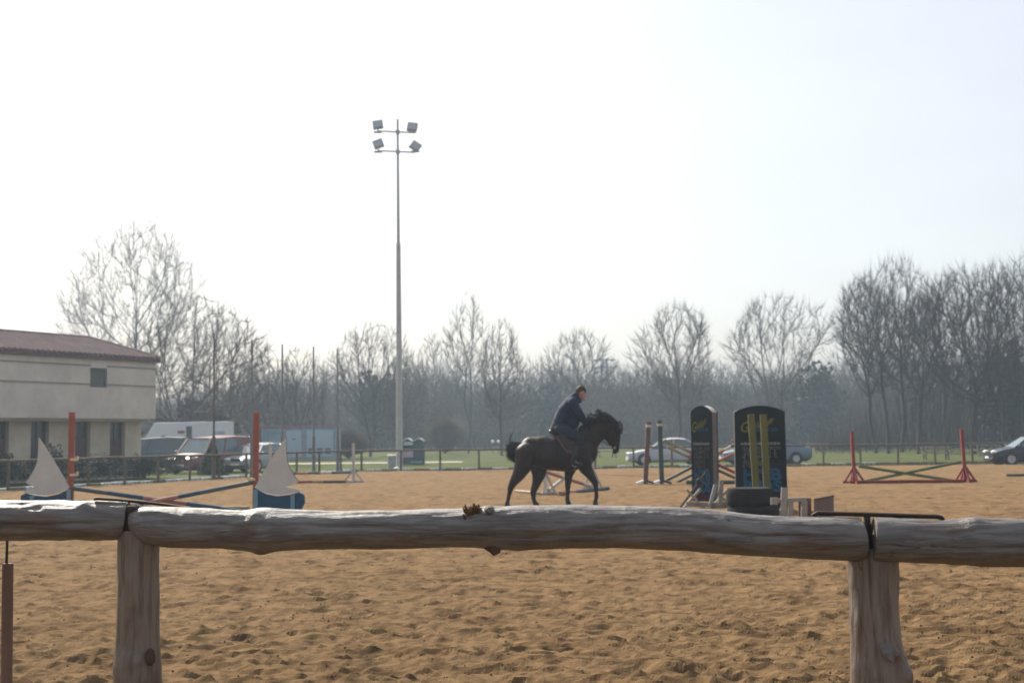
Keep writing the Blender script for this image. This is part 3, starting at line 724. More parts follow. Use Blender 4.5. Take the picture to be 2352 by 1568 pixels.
# recycling container with bulging lid
p = gnd(950, 1064.5); sc_ = p.y/F; bw = 25*sc_; bh = 58*sc_
t = thing('recycling_container', 'dark green recycling container with pale curved lids behind the fence beside the mast', 'container', (p.x, p.y, -.05))
gr = M('bin_green', (.035, .085, .090), .55, var=.2)
prof = [(-bw, 0), (bw, 0), (bw, bh*.80), (bw*.86, bh*.93), (bw*.45, bh*.985), (0, bh*.93), (-bw*.45, bh*.985), (-bw*.86, bh*.93), (-bw, bh*.80)]
MB().prism(prof, ((0, 0, 0), (1, 0, 0), (0, 0, 1), (0, 1, 0)), -.55, .55).build('body', gr, t, bevel=.02)
lidm = M('bin_lid', (.55, .56, .62), .35, var=.1)
for sx in (-1, 1):
    pts = [(sx*bw*(.96-.86*i/8), bh*(.84+.17*math.sin(math.pi*(.12+.76*i/8)))) for i in range(9)]
    poly = pts+[(a, b_+.06) for a, b_ in reversed(pts)]
    MB().prism(poly, ((0, 0, 0), (1, 0, 0), (0, 0, 1), (0, 1, 0)), -.57, .57).build('lid', lidm, t)
MB().box((-bw*.42, -.56, bh*.42), (bw*.9, .02, bh*.26)).build('label_panel', M('pale_pink_sticker', (.50, .36, .42), .6), t)
MB().box((-bw*.42, -.565, bh*.72), (bw*.9, .04, bh*.06)).build('slot', M('black_rubber', (.015, .015, .016), .7), t)
MB().box((-bw*.42, -.57, bh*.83), (bw*.84, .05, bh*.13)).build('flap', M('bin_lid2', (.45, .50, .58), .4), t)
MB().box((bw*.35, -.565, .16), (bw*1.1, .03, .12)).build('bottom_band', M('pale_band', (.22, .32, .36), .5), t)

# ================================================================== VEHICLES
tyre_m = M('black_rubber', (.015, .015, .016), .7); rim_m = M('alloy_rim', (.45, .46, .48), .35, metal=.6)
cglass = M('car_glass', (.10, .14, .155), .10, var=.2, spec=.5); trim_m = M('black_trim', (.02, .02, .022), .6)
lens_m = M('clear_lens', (.75, .78, .8), .12, var=.05, coat=.8); red_m = M('red_lens', (.35, .02, .02), .2, coat=.5)
plate_m = M('plate_white', (.7, .7, .68), .5)
def car(name, cat, label, vxy_or_loc, rz, L, W, paint, spec, group=None, low_dark=False):
    """x forward. spec: dict with body stations (x, z bottom, z belt, half width) and cabin corners"""
    t = thing(name, label, cat, (vxy_or_loc[0], vxy_or_loc[1], -.06), rz, group)
    st = spec['body']; mb = MB(); n = 9; vs = []
    for x, zb, zt, hw in st:
        h = hw*W/2
        ring = [(h*.86, zb), (h*.98, zb+.10), (h, zb+(zt-zb)*.45), (h*.985, zt-.10), (h*.93, zt-.02), (h*.5, zt+.02), (0, zt+.03)]
        full = ring+[(-a, b_) for a, b_ in reversed(ring[:-1])]
        vs += [(x*L, a, b_) for a, b_ in full]; n = len(full)
    fs = []
    for i in range(len(st)-1):
        for k in range(n): fs.append((i*n+k, i*n+(k+1) % n, (i+1)*n+(k+1) % n, (i+1)*n+k))
    fs += [tuple(range(n)), tuple((len(st)-1)*n+k for k in range(n))]
    mb.add(vs, fs); mb.build('body', paint, t, 'auto')
    c = spec['cabin']      # rows (x, z, halfwidth) : front base, front top, rear top, rear base
    (xa, za, ha), (xb, zb, hb), (xc, zc, hc), (xd, zd, hd_) = [(x*L, z, h*W/2) for x, z, h in c]
    g = MB(); g.add([(xa, -ha, za), (xa, ha, za), (xb, -hb, zb), (xb, hb, zb), (xc, -hc, zc), (xc, hc, zc), (xd, -hd_, zd), (xd, hd_, zd)],
                    [(0, 1, 3, 2), (2, 3, 5, 4), (4, 5, 7, 6), (0, 2, 4, 6), (1, 7, 5, 3), (0, 6, 7, 1)])
    g.build('window', cglass, t)
    r = MB(); e_ = .03
    ridge = []
    for x, z, h in ((xb+.03, zb-.01, hb+e_), ((xb*2+xc)/3, zb+.05, hb+e_), ((xb+xc*2)/3, zc+.055, hc+e_), (xc-.03, zc, hc+e_)):
        ridge.append((x, z, h))
    rv = []
    for x, z, h in ridge: rv += [(x, -h, z-.02), (x, -h*.6, z+.035), (x, h*.6, z+.035), (x, h, z-.02), (x, h, z-.06), (x, -h, z-.06)]
    rf = []
    for i in range(3):
        for k in range(6): rf.append((i*6+k, i*6+(k+1) % 6, (i+1)*6+(k+1) % 6, (i+1)*6+k))
    rf += [tuple(range(6)), tuple(18+k for k in range(6))]
    r.add(rv, rf); r.build('roof', paint, t, 'auto')
    for s in (-1, 1):
        pl = MB(); pl.beam((xa, s*ha, za-.02), (xb, s*hb, zb), .07, .07); pl.beam((xc, s*hc, zc), (xd, s*hd_, zd-.02), .14, .10)
        for f in spec.get('pillars', (.5,)):
            pl.beam((xa+(xd-xa)*f, s*(ha+.005), za-.02), (xb+(xc-xb)*f, s*(hb+.005), zb), .07, .08)
        if spec.get('panel'):   # closed rear side panel of a van
            f = spec['panel']; xm0 = xa+(xd-xa)*f; xm1 = xb+(xc-xb)*f; o1 = s*.015
            pl.add([(xm0, s*ha+o1, za-.05), (xd, s*hd_+o1, zd-.05), (xc, s*hc+o1, zc), (xm1, s*hb+o1, zb)], [(0, 1, 2, 3)])
            pl.add([(xm0, s*ha, za-.05), (xd, s*hd_, zd-.05), (xc, s*hc, zc), (xm1, s*hb, zb)], [(0, 3, 2, 1)])
        pl.build('pillar', paint, t)
        MB().ell((xa-.10 if False else xa+(xb-xa)*.25, s*(W/2+.08), za+.08), (.07, .10, .07), 8, 6).build('mirror', paint, t, True)
    for x, s in [(spec['wheels'][0]*L, -1), (spec['wheels'][0]*L, 1), (spec['wheels'][1]*L, -1), (spec['wheels'][1]*L, 1)]:
        wr = spec.get('wr', .31); y = s*(W/2-.09)
        MB().lathe([(wr+.05, s*.045), (wr+.05, s*.0505+s*.05)], 22, (x, y, wr+.01), 'y').build('wheel_arch', trim_m, t)
        wh = MB().lathe([(wr-.03, -.10), (wr, -.07), (wr, .07), (wr-.03, .10)], 22, (x, y+s*.02, wr), 'y').build('wheel', tyre_m, t, 'auto')
        rm = MB().lathe([(wr*.62, s*.101), (wr*.6, s*.112), (.05, s*.095)], 18, (x, y+s*.02, wr), 'y')
        for q in range(5): a = q*1.2566; rm.beam((x, y+s*.135, wr), (x+math.cos(a)*wr*.6, y+s*.135, wr+math.sin(a)*wr*.6), .07, .02, (0, 1, 0))
        rm.build('rim', rim_m, wh)
    fx = st[-1][0]*L; rx = st[0][0]*L; hf = st[-1][3]*W/2; hr = st[0][3]*W/2
    zl = spec.get('lamp', .62)
    for s in (-1, 1):
        MB().ell((fx-.10, s*(hf*.80), zl), (.16, .20, .085), 10, 7).build('headlight', lens_m, t, True)
        MB().box((rx+.03, s*(hr*.84), zl+.18), (.12, .16, .26)).build('tail_light', red_m, t, bevel=.02)
    MB().box((fx+.005, 0, zl-.03), (.05, hf*.8, .12)).build('grille', trim_m, t)
    MB().box((fx+.01, 0, .30), (.10, hf*1.7, .13)).build('bumper', trim_m if low_dark else paint, t, bevel=.03)
    MB().box((fx+.068, 0, .40), (.012, .50, .11)).build('number_plate', plate_m, t)
    MB().box((rx-.008, 0, .5), (.03, .50, .11)).build('number_plate', plate_m, t)
    MB().box(((fx+rx)/2, 0, .22), (L*.9, W*.86, .14)).build('underbody', trim_m, t)
    return t
HATCH = dict(body=[(-.5, .30, .80, .84), (-.47, .20, .92, .95), (-.3, .18, .94, 1), (0, .18, .92, 1), (.2, .18, .90, 1), (.36, .18, .80, .97), (.46, .2, .68, .90), (.5, .28, .58, .80)],
             cabin=[(.26, .87, .86), (.08, 1.38, .66), (-.36, 1.40, .66), (-.47, .92, .84)], wheels=(.31, -.31), pillars=(.45,), lamp=.66)
SALOON = dict(body=[(-.5, .34, .86, .84), (-.47, .22, .94, .95), (-.3, .18, .95, 1), (0, .18, .91, 1), (.2, .18, .88, 1), (.36, .18, .79, .97), (.46, .2, .68, .90), (.5, .28, .58, .78)],
              cabin=[(.25, .86, .86), (.06, 1.40, .64), (-.20, 1.41, .64), (-.42, .94, .82)], wheels=(.31, -.31), pillars=(.45,), lamp=.64)
VAN = dict(body=[(-.5, .30, 1.02, .90), (-.47, .24, 1.08, .97), (-.3, .22, 1.08, 1), (0, .22, 1.06, 1), (.22, .22, 1.04, 1), (.36, .22, .96, .97), (.46, .24, .82, .92), (.5, .3, .70, .84)],
           cabin=[(.33, 1.0, .88), (.19, 1.74, .76), (-.44, 1.80, .78), (-.49, 1.04, .90)], wheels=(.32, -.31), wr=.33, pillars=(.38,), panel=.55, lamp=.80)
red_p = M('maroon_paint', (.13, .032, .036), .38, var=.12, spec=.6); sil_p = M('silver_paint', (.28, .29, .29), .42, metal=.1, var=.08, coat=.2)
dk_p = M('dark_green_paint', (.035, .065, .075), .3, var=.15, coat=.6); nav_p = M('navy_paint', (.008, .014, .022), .35, var=.15, coat=.2)
whi_p = M('white_paint', (.40, .39, .43), .4, var=.06, coat=.25); blu_p = M('silver_blue_paint', (.10, .145, .20), .4, metal=.1, var=.1, coat=.3)
def face(vx, vy): p = gnd(vx, vy); return (p.x, p.y)
# direction: rz=0 faces +x (right); the cars on the left face the camera and to the left
p = gnd(458, 1083); car('parked_van', 'van', 'maroon van parked behind the slanting fence, its nose towards the camera', (p.x+.25, p.y+1.6), R(244), 4.9, 2.0, red_p, VAN)
p = gnd(571, 1081); car('parked_car', 'car', 'small silver car with dark lower body, parked right of the maroon van', (p.x+.1, p.y+1.6), R(248), 3.9, 1.75, sil_p, HATCH, low_dark=True)
p = at(345, 1060, 82); car('parked_van', 'van', 'dark blue green van half hidden behind the house corner and the maroon van', (p.x, 82), R(180), 4.9, 1.9, dk_p, dict(VAN, panel=.3))
p = gnd(1540, 1064.5); car('parked_car', 'car', 'white saloon car parked facing left behind the brown and green jump stands', (p.x-.1, p.y+.3), R(180), 4.5, 1.8, whi_p, SALOON)
p = gnd(1770, 1063.5); car('parked_car', 'car', 'silver blue car with its tail showing right of the wide advertising board', (p.x-.2, p.y+.5), R(182), 4.8, 1.85, blu_p, SALOON)
p = gnd(2375, 1064.5); car('parked_car', 'car', 'dark navy car facing left at the right edge of the picture', (p.x, p.y+.2), R(180), 4.3, 1.8, nav_p, HATCH)

# horse lorry
p0 = at(330, 1000, 92); p1 = at(521, 1000, 92); zt = at(430, 966, 92).z; Lx = p1.x-p0.x
t = thing('horse_lorry', 'white box horse lorry with a slanted nose behind the two vans', 'lorry', (p0.x, 92, -.06))
wb = M('lorry_white', (.62, .62, .66), .5, var=.06)
MB().prism([(0, .85), (Lx, .85), (Lx, zt), (Lx*.125, zt*.985), (.05, 1.75)], ((0, 0, 0), (1, 0, 0), (0, 0, 1), (0, 1, 0)), 0, 2.3).build('body', wb, t, bevel=.03)
MB().box((Lx*.545, -.012, zt*.76), (.36, .03, .78)).build('window', glass_m, t)
MB().box((Lx*.45, -.012, zt*.77), (.45, .02, .18)).build('red_panel', M('red_panel', (.28, .07, .06), .6), t)
lg = MB(); lg.prism([(.95, 1.62), (1.15, 1.98), (1.35, 1.98), (1.55, 1.62), (1.42, 1.62), (1.25, 1.82), (1.08, 1.62)], ((0, 0, 0), (1, 0, 0), (0, 0, 1), (0, 1, 0)), -.02, -.002); lg.build('blue_emblem', M('blue_print', (.05, .12, .25), .5), t)
MB().box((Lx*.9, -.012, zt*.70), (.8, .02, .45)).build('side_hatch', M('lorry_hatch', (.44, .46, .50), .5), t)
MB().box((Lx*.5, .9, .62), (Lx*.92, 1.6, .36)).build('chassis', trim_m, t)
for x in (.9, Lx-1.3, Lx-2.2):
    for y in (.12, 2.18):
        wh = MB().lathe([(.36, -.12), (.40, -.09), (.40, .09), (.36, .12)], 20, (x, y, .40), 'y').build('wheel', tyre_m, t, 'auto')
        MB().lathe([(.2, -.13), (.2, .13)], 14, (x, y, .40), 'y').build('rim', rim_m, wh)
# something pale and lit behind the house corner: a second small trailer
p = at(335, 1000, 99)
t = thing('trailer', 'pale trailer roof peeping out behind the right corner of the house', 'trailer', (p.x-2.6, 99, -.06))
MB().prism([(0, .6), (2.6, .6), (2.9, 1.9), (2.5, 2.05), (.1, 2.05)], ((0, 0, 0), (1, 0, 0), (0, 0, 1), (0, 1, 0)), 0, 1.8).build('body', M('cream_paint', (.75, .68, .55), .7), t, bevel=.03)
for x in (.6, 1.7):
    wh = MB().lathe([(.28, -.1), (.3, -.07), (.3, .07), (.28, .1)], 16, (x, .1, .30), 'y').build('wheel', tyre_m, t, 'auto')
    MB().lathe([(.15, -.105), (.15, .105)], 12, (x, .1, .30), 'y').build('rim', rim_m, wh)

# blue site cabin
Yc = 112.; p0 = at(600, 1000, Yc); p1 = at(774, 1000, Yc); zt = at(690, 976, Yc).z; Lx = p1.x-p0.x
t = thing('site_cabin', 'pale blue portable cabin with a pinkish roof edge on the far grass', 'cabin', (p0.x, Yc, -.08))
cb = M('cabin_blue', (.24, .33, .40), .7, rgb2=(.14, .21, .27), scale=1.2); cb2 = M('cabin_light', (.34, .42, .50), .65, var=.08)
MB().box((Lx/2, 1.25, zt/2-.02), (Lx, 2.5, zt-.28)).build('wall', cb, t)
MB().box((Lx/2, 1.25, zt-.06), (Lx+.1, 2.6, .20)).build('roof', M('cabin_roof', (.22, .13, .15), .8), t)
MB().box((Lx*.02, -.03, zt/2-.05), (.12, .06, zt-.3)).build('corner_post', cb, t); MB().box((Lx*.98, -.03, zt/2-.05), (.12, .06, zt-.3)).build('corner_post', cb, t)
for fx_ in (.30, .56): MB().box((Lx*fx_, -.03, zt/2-.05), (.16, .06, zt-.3)).build('wall_post', M('cabin_post', (.30, .26, .30), .7), t)
for a_, b_ in ((.33, .53), (.60, .95)):
    MB().box((Lx*(a_+b_)/2, -.012, zt*.49), (Lx*(b_-a_), .03, zt*.78)).build('panel', cb2, t)
MB().box((Lx*.43, -.035, zt*.62), (.28, .02, .10)).build('sign_plate', M('sign_grey', (.12, .17, .2), .6), t)
for fx_ in (.66, .77, .88): MB().box((Lx*fx_, -.035, zt*.27), (Lx*.075, .02, zt*.17)).build('vent', M('vent_dark', (.06, .09, .11), .6), t)

# conifer bush in front of the vans
p = gnd(488, 1086)
t = thing('conifer_bush', 'dark green cone shaped conifer between the maroon van and the silver car', 'bush', (p.x, p.y, -.08))
hgt = at(488, 1008, p.y).z
MB().tube([(0, 0, 0), (0, 0, hgt*.9)], [.06, .015], 6).build('trunk', bark, t, 'auto')
leaf_cloud('foliage', (0, 0, hgt*.5), (.80, .80, hgt*.54), 4200, .10, M('conifer_leaf', (.030, .060, .032), .85, var=.4, scale=5), 5, t, cone=True)

# picnic tables on the meadow
pw = M('picnic_wood', (.20, .17, .13), .9, rgb2=(.12, .10, .08), scale=4)
def picnic(vx, vy, rz, label):
    p = gnd(vx, vy)
    t = thing('picnic_table', label, 'picnic table', (p.x, p.y, -.08), rz)
    for y in (-.28, -.09, .1, .29): MB().box((0, y, .75), (1.8, .17, .045)).build('table_board', pw, t)
    for y in (-.75, .75): MB().box((0, y, .45), (1.8, .26, .045)).build('bench_board', pw, t)
    for x in (-.65, .65):
        for s in (-1, 1): MB().beam((x, s*.72, 0), (x, s*.25, .73), .09, .05).build('leg', pw, t)
        MB().box((x, 0, .40), (.06, 1.7, .09)).build('cross_bar', pw, t)
    return t
g_ = 'picnic tables on the far meadow'
picnic(1392, 1047, R(8), 'wooden picnic table on the meadow seen under the horse neck').__setitem__('group', g_)
picnic(2150, 1052, R(-10), 'wooden picnic table in tree shade right of the right red jump stand foot').__setitem__('group', g_)
picnic(1880, 1036, R(20), 'small far picnic table between the blue car and the left red jump stand').__setitem__('group', g_)
picnic(2262, 1044, R(4), 'picnic table left of the dark navy car').__setitem__('group', g_)
# two white round marker lamps on posts beside the thin tree
p = gnd(1133, 1040)
for dx, lab, s in ((0, 'white globe lamp on a post, left of two by the straight tree trunk', .17), (.55, 'smaller white globe lamp, right of its twin by the straight tree trunk', .15)):
    t = thing('globe_lamp', lab, 'lamp', (p.x+dx, p.y-3, -.08), group='globe lamps by the tree trunk')
    MB().tube([(0, 0, 0), (0, 0, 1.1)], .04, 8).build('post', gp, t, 'auto')
    MB().ell((0, 0, 1.22), (s, s, s), 12, 8).build('globe', M('globe_white', (.8, .8, .8), .25, var=.03), t, True)
# rough grass at the fence foot
def tufts(n, seed):
    rng = np.random.RandomState(seed); V = []; 
    f = rng.rand(n); side = rng.rand(n) < .3
    L1 = np.array(FA); L2 = np.array(FB); L3 = np.array(FC)
    P = np.where(side[:, None], L1+(L2-L1)*f[:, None], L2+(L3-L2)*f[:, None]); P = P+rng.normal(size=(n, 3))*np.array([.35, .35, 0]); P[:, 1] += .4; P[:, 0] -= side*.4; P[:, 2] = -.09
    h = rng.uniform(.06, .24, n); a = rng.uniform(0, 6.28, n); w_ = .012+.02*rng.rand(n)
    sd = np.stack([np.cos(a), np.sin(a), 0*a], 1)*w_[:, None]; top = P+np.stack([rng.normal(size=n)*.05, rng.normal(size=n)*.05, h], 1)
    o = np_mesh('rough_grass', np.stack([P-sd, P+sd, top], 1).reshape(-1, 3), np.arange(3*n).reshape(-1, 3), M('rough_grass', (.10, .115, .045), .9, rgb2=(.17, .14, .07), scale=1), k=3, smooth=False)
    tag(o, 'rough grass tufts growing along the foot of the arena fence', 'grass', kind='stuff')
tufts(16000, 4)
# ================================================================== JUMPS
org = M('orange_paint', (.31, .082, .045), .85, rgb2=(.24, .068, .04), scale=6); redp = M('red_paint', (.23, .024, .020), .8, rgb2=(.16, .020, .017), scale=6)
grn = M('green_pole_paint', (.065, .105, .03), .75, rgb2=(.10, .115, .04), scale=5); dgrn = M('dark_green_paint_pole', (.022, .05, .04), .6, rgb2=(.03, .05, .04), scale=5)
blu = M('blue_paint', (.012, .060, .115), .8, rgb2=(.010, .048, .094), scale=5); lblu = M('pale_blue_strip', (.16, .27, .32), .7, rgb2=(.12, .22, .27), scale=6)
wht = M('white_paint_wood', (.46, .42, .38), .75, rgb2=(.35, .32, .29), scale=6); dgy = M('dark_grey_pole', (.075, .085, .085), .7, rgb2=(.05, .06, .06), scale=5)
gbl = M('grey_blue_pole', (.075, .115, .14), .8, scale=5); oli = M('olive_pole', (.26, .22, .09), .75, scale=5); pnk = M('faded_red_pole', (.30, .14, .11), .75, rgb2=(.26, .12, .095), scale=5)
brn = M('brown_paint', (.12, .066, .045), .8, rgb2=(.085, .05, .035), scale=5); yel = M('yellow_olive_paint', (.125, .112, .030), .85, rgb2=(.092, .092, .028), scale=4)
def pole(label, a, b_, bands, r=.05, group=None):
    """round jump pole from a to b with painted bands [(fraction end, material)]"""
    a = Vector(a); b_ = Vector(b_); d = b_-a; mats = []; mb = MB(); f0 = 0
    for f1, m in bands:
        if m not in mats: mats.append(m)
        mb.cur = mats.index(m)
        o = a
        mb.tube([d*f0, d*f1], r, 10, caps=(f0 == 0 or f1 >= 1)); f0 = f1
    ob = mb.build('jump_pole', mats, None, 'auto', loc=a)
    return tag(ob, label, 'jump pole', group)

# -- the two sail wings with their orange posts
YW = 30.7
def wing(label, plab, vpost, flip, cups):
    px = at(vpost, 1000, YW).x; ztop = at(vpost, 946, YW).z; u = YW/F; s = -1 if flip else 1
    t = thing('sail_wing', label, 'jump wing', (px, YW, 0))
    lean = .035*(1 if flip else 1)
    # post
    MB().beam((-.02*s, 0, -.02), ((.0)+.035*(1 if flip else 0), 0, ztop), .115, .10).build('post', org, t, bevel=.008)
    # outlines in px relative to the post foot line, y up from the water line (1135 px = deck)
    zd = at(vpost, 1140, YW).z
    def q(pts): return [((x*u)*s, zd+y*u) for x, y in pts]
    hull = q([(-6, -44), (90, -44), (101, -34), (111, -14), (109, 4), (98, 9), (78, 4), (50, 1), (24, 6), (8, 14), (-6, 20)])
    MB().prism(hull, ((0, 0, 0), (1, 0, 0), (0, 0, 1), (0, 1, 0)), -.06, .06).build('hull', blu, t)
    for x, yt in ((-.5, 17), (84, 3)): MB().box((x*u*s, -.07, zd+(yt-44)/2*u), (.09, .03, (44+yt)*u)).build('hull_strip', lblu, t)
    sail = q([(-3, 21), (4, 32), (11, 45), (26, 70), (41, 94), (55, 116), (69, 136), (69.5, 118), (70, 98), (72, 79), (77, 66), (83, 55), (90, 43), (98, 33), (84, 26), (68, 22), (82, 19.5), (94, 17), (102, 13), (101, 9), (90, 8), (78, 7), (66, 5), (53, 4), (38, 5.5), (24, 9), (10, 15)])
    MB().prism(sail, ((0, 0, 0), (1, 0, 0), (0, 0, 1), (0, 1, 0)), -.088, -.064).build('sail', M('sail_white', (.52, .50, .46), .8, rgb2=(.45, .43, .395), scale=2.5), t)
    edge = [Vector((a, -.076, b_)) for a, b_ in sail[6:14]]
    MB().tube(edge, .012, 6).build('sail_trim', M('dark_blue_trim', (.03, .05, .07), .7), t)
    MB().box((.42*s, 0, .03), (.9, .09, .07)).build('foot_beam', lblu, t); MB().box((.12*s, 0, .04), (.08, .8, .08)).build('foot', lblu, t); MB().box((.85*s, 0, .04), (.08, .8, .08)).build('foot', lblu, t)
    for vy in cups:
        zc = at(vpost, vy, YW).z; c = MB(); c.box((.10*(-s), -.02, zc), (.16, .09, .05)); c.box((.17*(-s), -.02, zc+.035), (.03, .09, .07)); c.build('pole_cup', M('cream_plastic', (.72, .60, .38), .6), t)
    return t
wing('left sail shaped jump wing, white sail over blue hull with an orange post', '', 161, True, (1055, 1090))
wing('right sail shaped jump wing, white sail over blue hull with an orange post', '', 589, False, (1100,))
def A3(vx, vy, Y): return at(vx, vy, Y)
pole('jump pole banded dark, blue and red sloping down from the left sail wing', A3(169, 1121, YW-.05), A3(600, 1180, YW+.25), [(.18, dgy), (.37, blu), (.60, pnk), (.78, blu), (1, gbl)])
pole('jump pole banded dark and grey blue sloping up to the right sail wing', A3(582, 1107, YW-.02), A3(175, 1186, YW+.05), [(.18, dgy), (.30, gbl), (.42, blu), (.62, pnk), (.8, blu), (1, dgy)])
pole('yellowish brown ground pole lying behind the rail left of the right sail wing', (at(440, 1160, 32.4).x, 32.4, .06), (at(572, 1160, 32.2).x, 32.2, .06), [(.5, oli), (.55, dgy), (1, oli)])
pole('small orange ended pole lying on the sand behind the orange post', (at(548, 1160, 33.2).x, 31.6, .05), (at(570, 1160, 32.8).x-3.2, 31.9, .05), [(.5, oli), (1, wht)])

def tstand(label, x, y, h, m, foot_m=None, w=.10, feet=.38, cat='jump stand', lean=0., group=None, rz=0, tripod=True):
    t = thing('jump_stand', label, cat, (x, y, 0), rz, group)
    MB().beam((0, 0, .03), (lean, 0, h), w, w).build('post', m, t, bevel=.008)
    fm = foot_m or m
    MB().box((0, 0, .04), (feet*2, .09, .08)).build('foot', fm, t, bevel=.01); MB().box((0, 0, .041), (.09, feet*1.8, .075)).build('foot', fm, t, bevel=.01)
    if tripod:
        for s in (-1, 1): MB().beam((s*feet*.8, 0, .08), (s*.04, 0, .42), .06, .06).build('brace', fm, t)
    return t
# -- low jump with white stands at mid left
Y2 = gnd(812, 1108).y; xa = gnd(812, 1108).x; xb = at(621, 1100, Y2).x
tstand('white T shaped jump stand standing alone left of the floodlight mast', xa, Y2, at(812, 1017, Y2).z, wht)
tstand('white jump stand partly hidden behind the right sail', xb, Y2, at(621, 1018, Y2).z, wht)
pole('low jump pole banded white, green and red between the two white stands', (xb+.1, Y2, .36), (xa-.08, Y2, .37), [(.15, wht), (.3, dgrn), (.45, pnk), (.6, dgrn), (.75, wht), (1, dgrn)], .045)
pole('ground pole banded red, cream and green in front of the white stand foot', (xb+.1, Y2-.3, .05), (xa-.25, Y2-.3, .05), [(.35, wht), (.55, redp), (.7, oli), (1, dgrn)], .05)

# -- pale cross jump behind the horse
pl_ = gnd(1252, 1136); pr_ = gnd(1361, 1124)
def A_frame(label, p, h, m, lean=0.):
    t = thing('jump_stand', label, 'jump stand', (p.x, p.y, 0))
    MB().beam((0, 0, .02), (lean, 0, h), .09, .09).build('post', m, t)
    for s in (-1, 1): MB().beam((s*.28, 0, .03), (s*.02, 0, .62), .07, .06).build('leg', m, t); MB().beam((0, s*.4, .03), (0, s*.03, .55), .07, .06).build('leg', m, t)
    MB().box((0, 0, .05), (.62, .08, .07)).build('foot', m, t)
    return t
A_frame('white jump stand seen between the hind legs of the horse', pl_, .9, wht); A_frame('whitish jump stand seen in front of the horse chest', pr_, at(1361, 1040, pr_.y).z, wht)
dd = (pr_-pl_)
pole('pale red jump pole rising to the left behind the horse belly', pl_+Vector((.05, -.05, .62)), pr_+Vector((-.05, -.1, .10)), [(.3, pnk), (.45, wht), (.8, pnk), (1, wht)])
pole('whitish jump pole rising to the right behind the front legs', pl_+Vector((.10, .06, .12)), pr_+Vector((-.05, .1, .95)), [(.4, wht), (.55, pnk), (1, wht)])
pole('dark ground pole lying under the pale crossed poles', pl_+Vector((.4, -.3, .05)), pr_+Vector((.45, -.3, .05)), [(.3, pnk), (.6, dgy), (1, dgy)])
pole('thin pale pole lying on the sand right behind the hind hooves', gnd(1185, 1131)+Vector((0, 0, .05)), gnd(1248, 1137)+Vector((0, 0, .05)), [(1, M('sand_pole', (.36, .29, .22), .8))], .04)

# -- red stands with green crossed poles at right
Y4 = gnd(2088, 1108).y
xl = at(1962, 1100, Y4).x; xr = at(2217, 1100, Y4).x
for x, vt, lab, ln in ((xl, 990, 'left red jump stand with splayed foot', -.03), (xr, 987, 'right red jump stand with splayed foot', -.07)):
    t = thing('jump_stand', lab+' holding crossed green poles', 'jump stand', (x, Y4, 0), group='red jump stands')
    MB().beam((0, 0, .2), (ln, 0, at(2000, vt, Y4).z), .10, .10).build('post', redp, t, bevel=.008)
    for s in (-1, 1): MB().beam((s*.30, 0, .06), (s*.03, 0, .48), .06, .06).build('brace', redp, t)
    for s in (-1, 1): MB().beam((0, s*.42, .06), (0, s*.03, .48), .06, .06).build('brace', redp, t)
    MB().box((0, 0, .035), (.72, .08, .07)).build('foot', redp, t); MB().box((0, 0, .036), (.08, 1.0, .068)).build('foot', redp, t); MB().box((0, 0, .17), (.1, .1, .26)).build('post_base', redp, t)
pole('green jump pole rising to the right between the red stands', A3(1984, 1105, Y4+.05), A3(2208, 1060, Y4-.05), [(.5, grn), (1, grn)])
pole('green jump pole rising to the left between the red stands', A3(1972, 1070, Y4-.05), A3(2195, 1104, Y4+.08), [(1, grn)])
pole('dark red ground pole lying between the feet of the red stands', (xl-.2, Y4-.18, .05), (xr+.25, Y4-.18, .05), [(1, redp)], .05)
p = gnd(2312, 1094)
pole('dark pole lying on the sand at the right edge of the picture', (p.x, p.y, .05), (p.x+2.6, p.y+.1, .05), [(1, dgy)], .05)

# -- oxer behind the advertising boards: brown and dark green stands on the left
Yo = gnd(1517, 1111).y
def dark_stand(label, vx, vtop, vtopx, m, capm):
    x = at(vx, 1100, Yo).x; q = at(vtopx, vtop, Yo)
    t = thing('jump_stand', label, 'jump stand', (x, Yo, 0))
    MB().beam((0, 0, .03), (q.x-x, 0, q.z), .15, .14).build('post', m, t, bevel=.01)
    MB().beam(((q.x-x)*.91, 0, q.z*.91), ((q.x-x)*.95, 0, q.z*.95), .16, .15).build('white_band', wht, t)
    MB().beam((0, 0, .12), (-.30, -.1, .03), .09, .07).build('white_foot', M('bright_white', (.8, .8, .78), .4), t); MB().beam((0, 0, .12), (.30, -.1, .03), .09, .07).build('foot', dgrn, t)
    MB().beam((0, 0, .1), (0, .4, .03), .09, .07).build('foot', dgrn, t)
    return t
dark_stand('leaning brown jump stand with one white foot', 1482, 968, 1490, brn, wht); dark_stand('dark green jump stand with one white foot, right of the brown one', 1520, 965, 1515, dgrn, wht)
xg = at(1722, 1100, Yo).x
tstand('dark green right hand stand of the oxer, behind the wide advertising board', xg, Yo, 1.9, dgrn, lean=.02); tstand('orange tipped stand of the oxer, behind the wide advertising board', xg+.45, Yo+1.0, 1.9, brn)
ob = 'poles of the double cross jump behind the boards'
pole('yellow and red jump pole, upper left end of the front cross behind the narrow board', A3(1526, 1010, Yo), A3(1716, 1098, Yo), [(.28, oli), (.42, org), (.62, redp), (.85, redp), (1, grn)], group=ob)
pole('green and red jump pole, lower left end of the front cross behind the narrow board', A3(1529, 1104, Yo+.12), A3(1716, 1006, Yo+.12), [(.3, dgrn), (.5, redp), (.72, org), (.8, wht), (1, dgrn)], group=ob)
pole('yellowish jump pole of the rear cross, its end lower than the yellow and red one', A3(1532, 1026, Yo+1.0), A3(1716, 1110, Yo+1.0), [(.25, oli), (.5, org), (.8, dgrn), (1, dgrn)], group=ob)
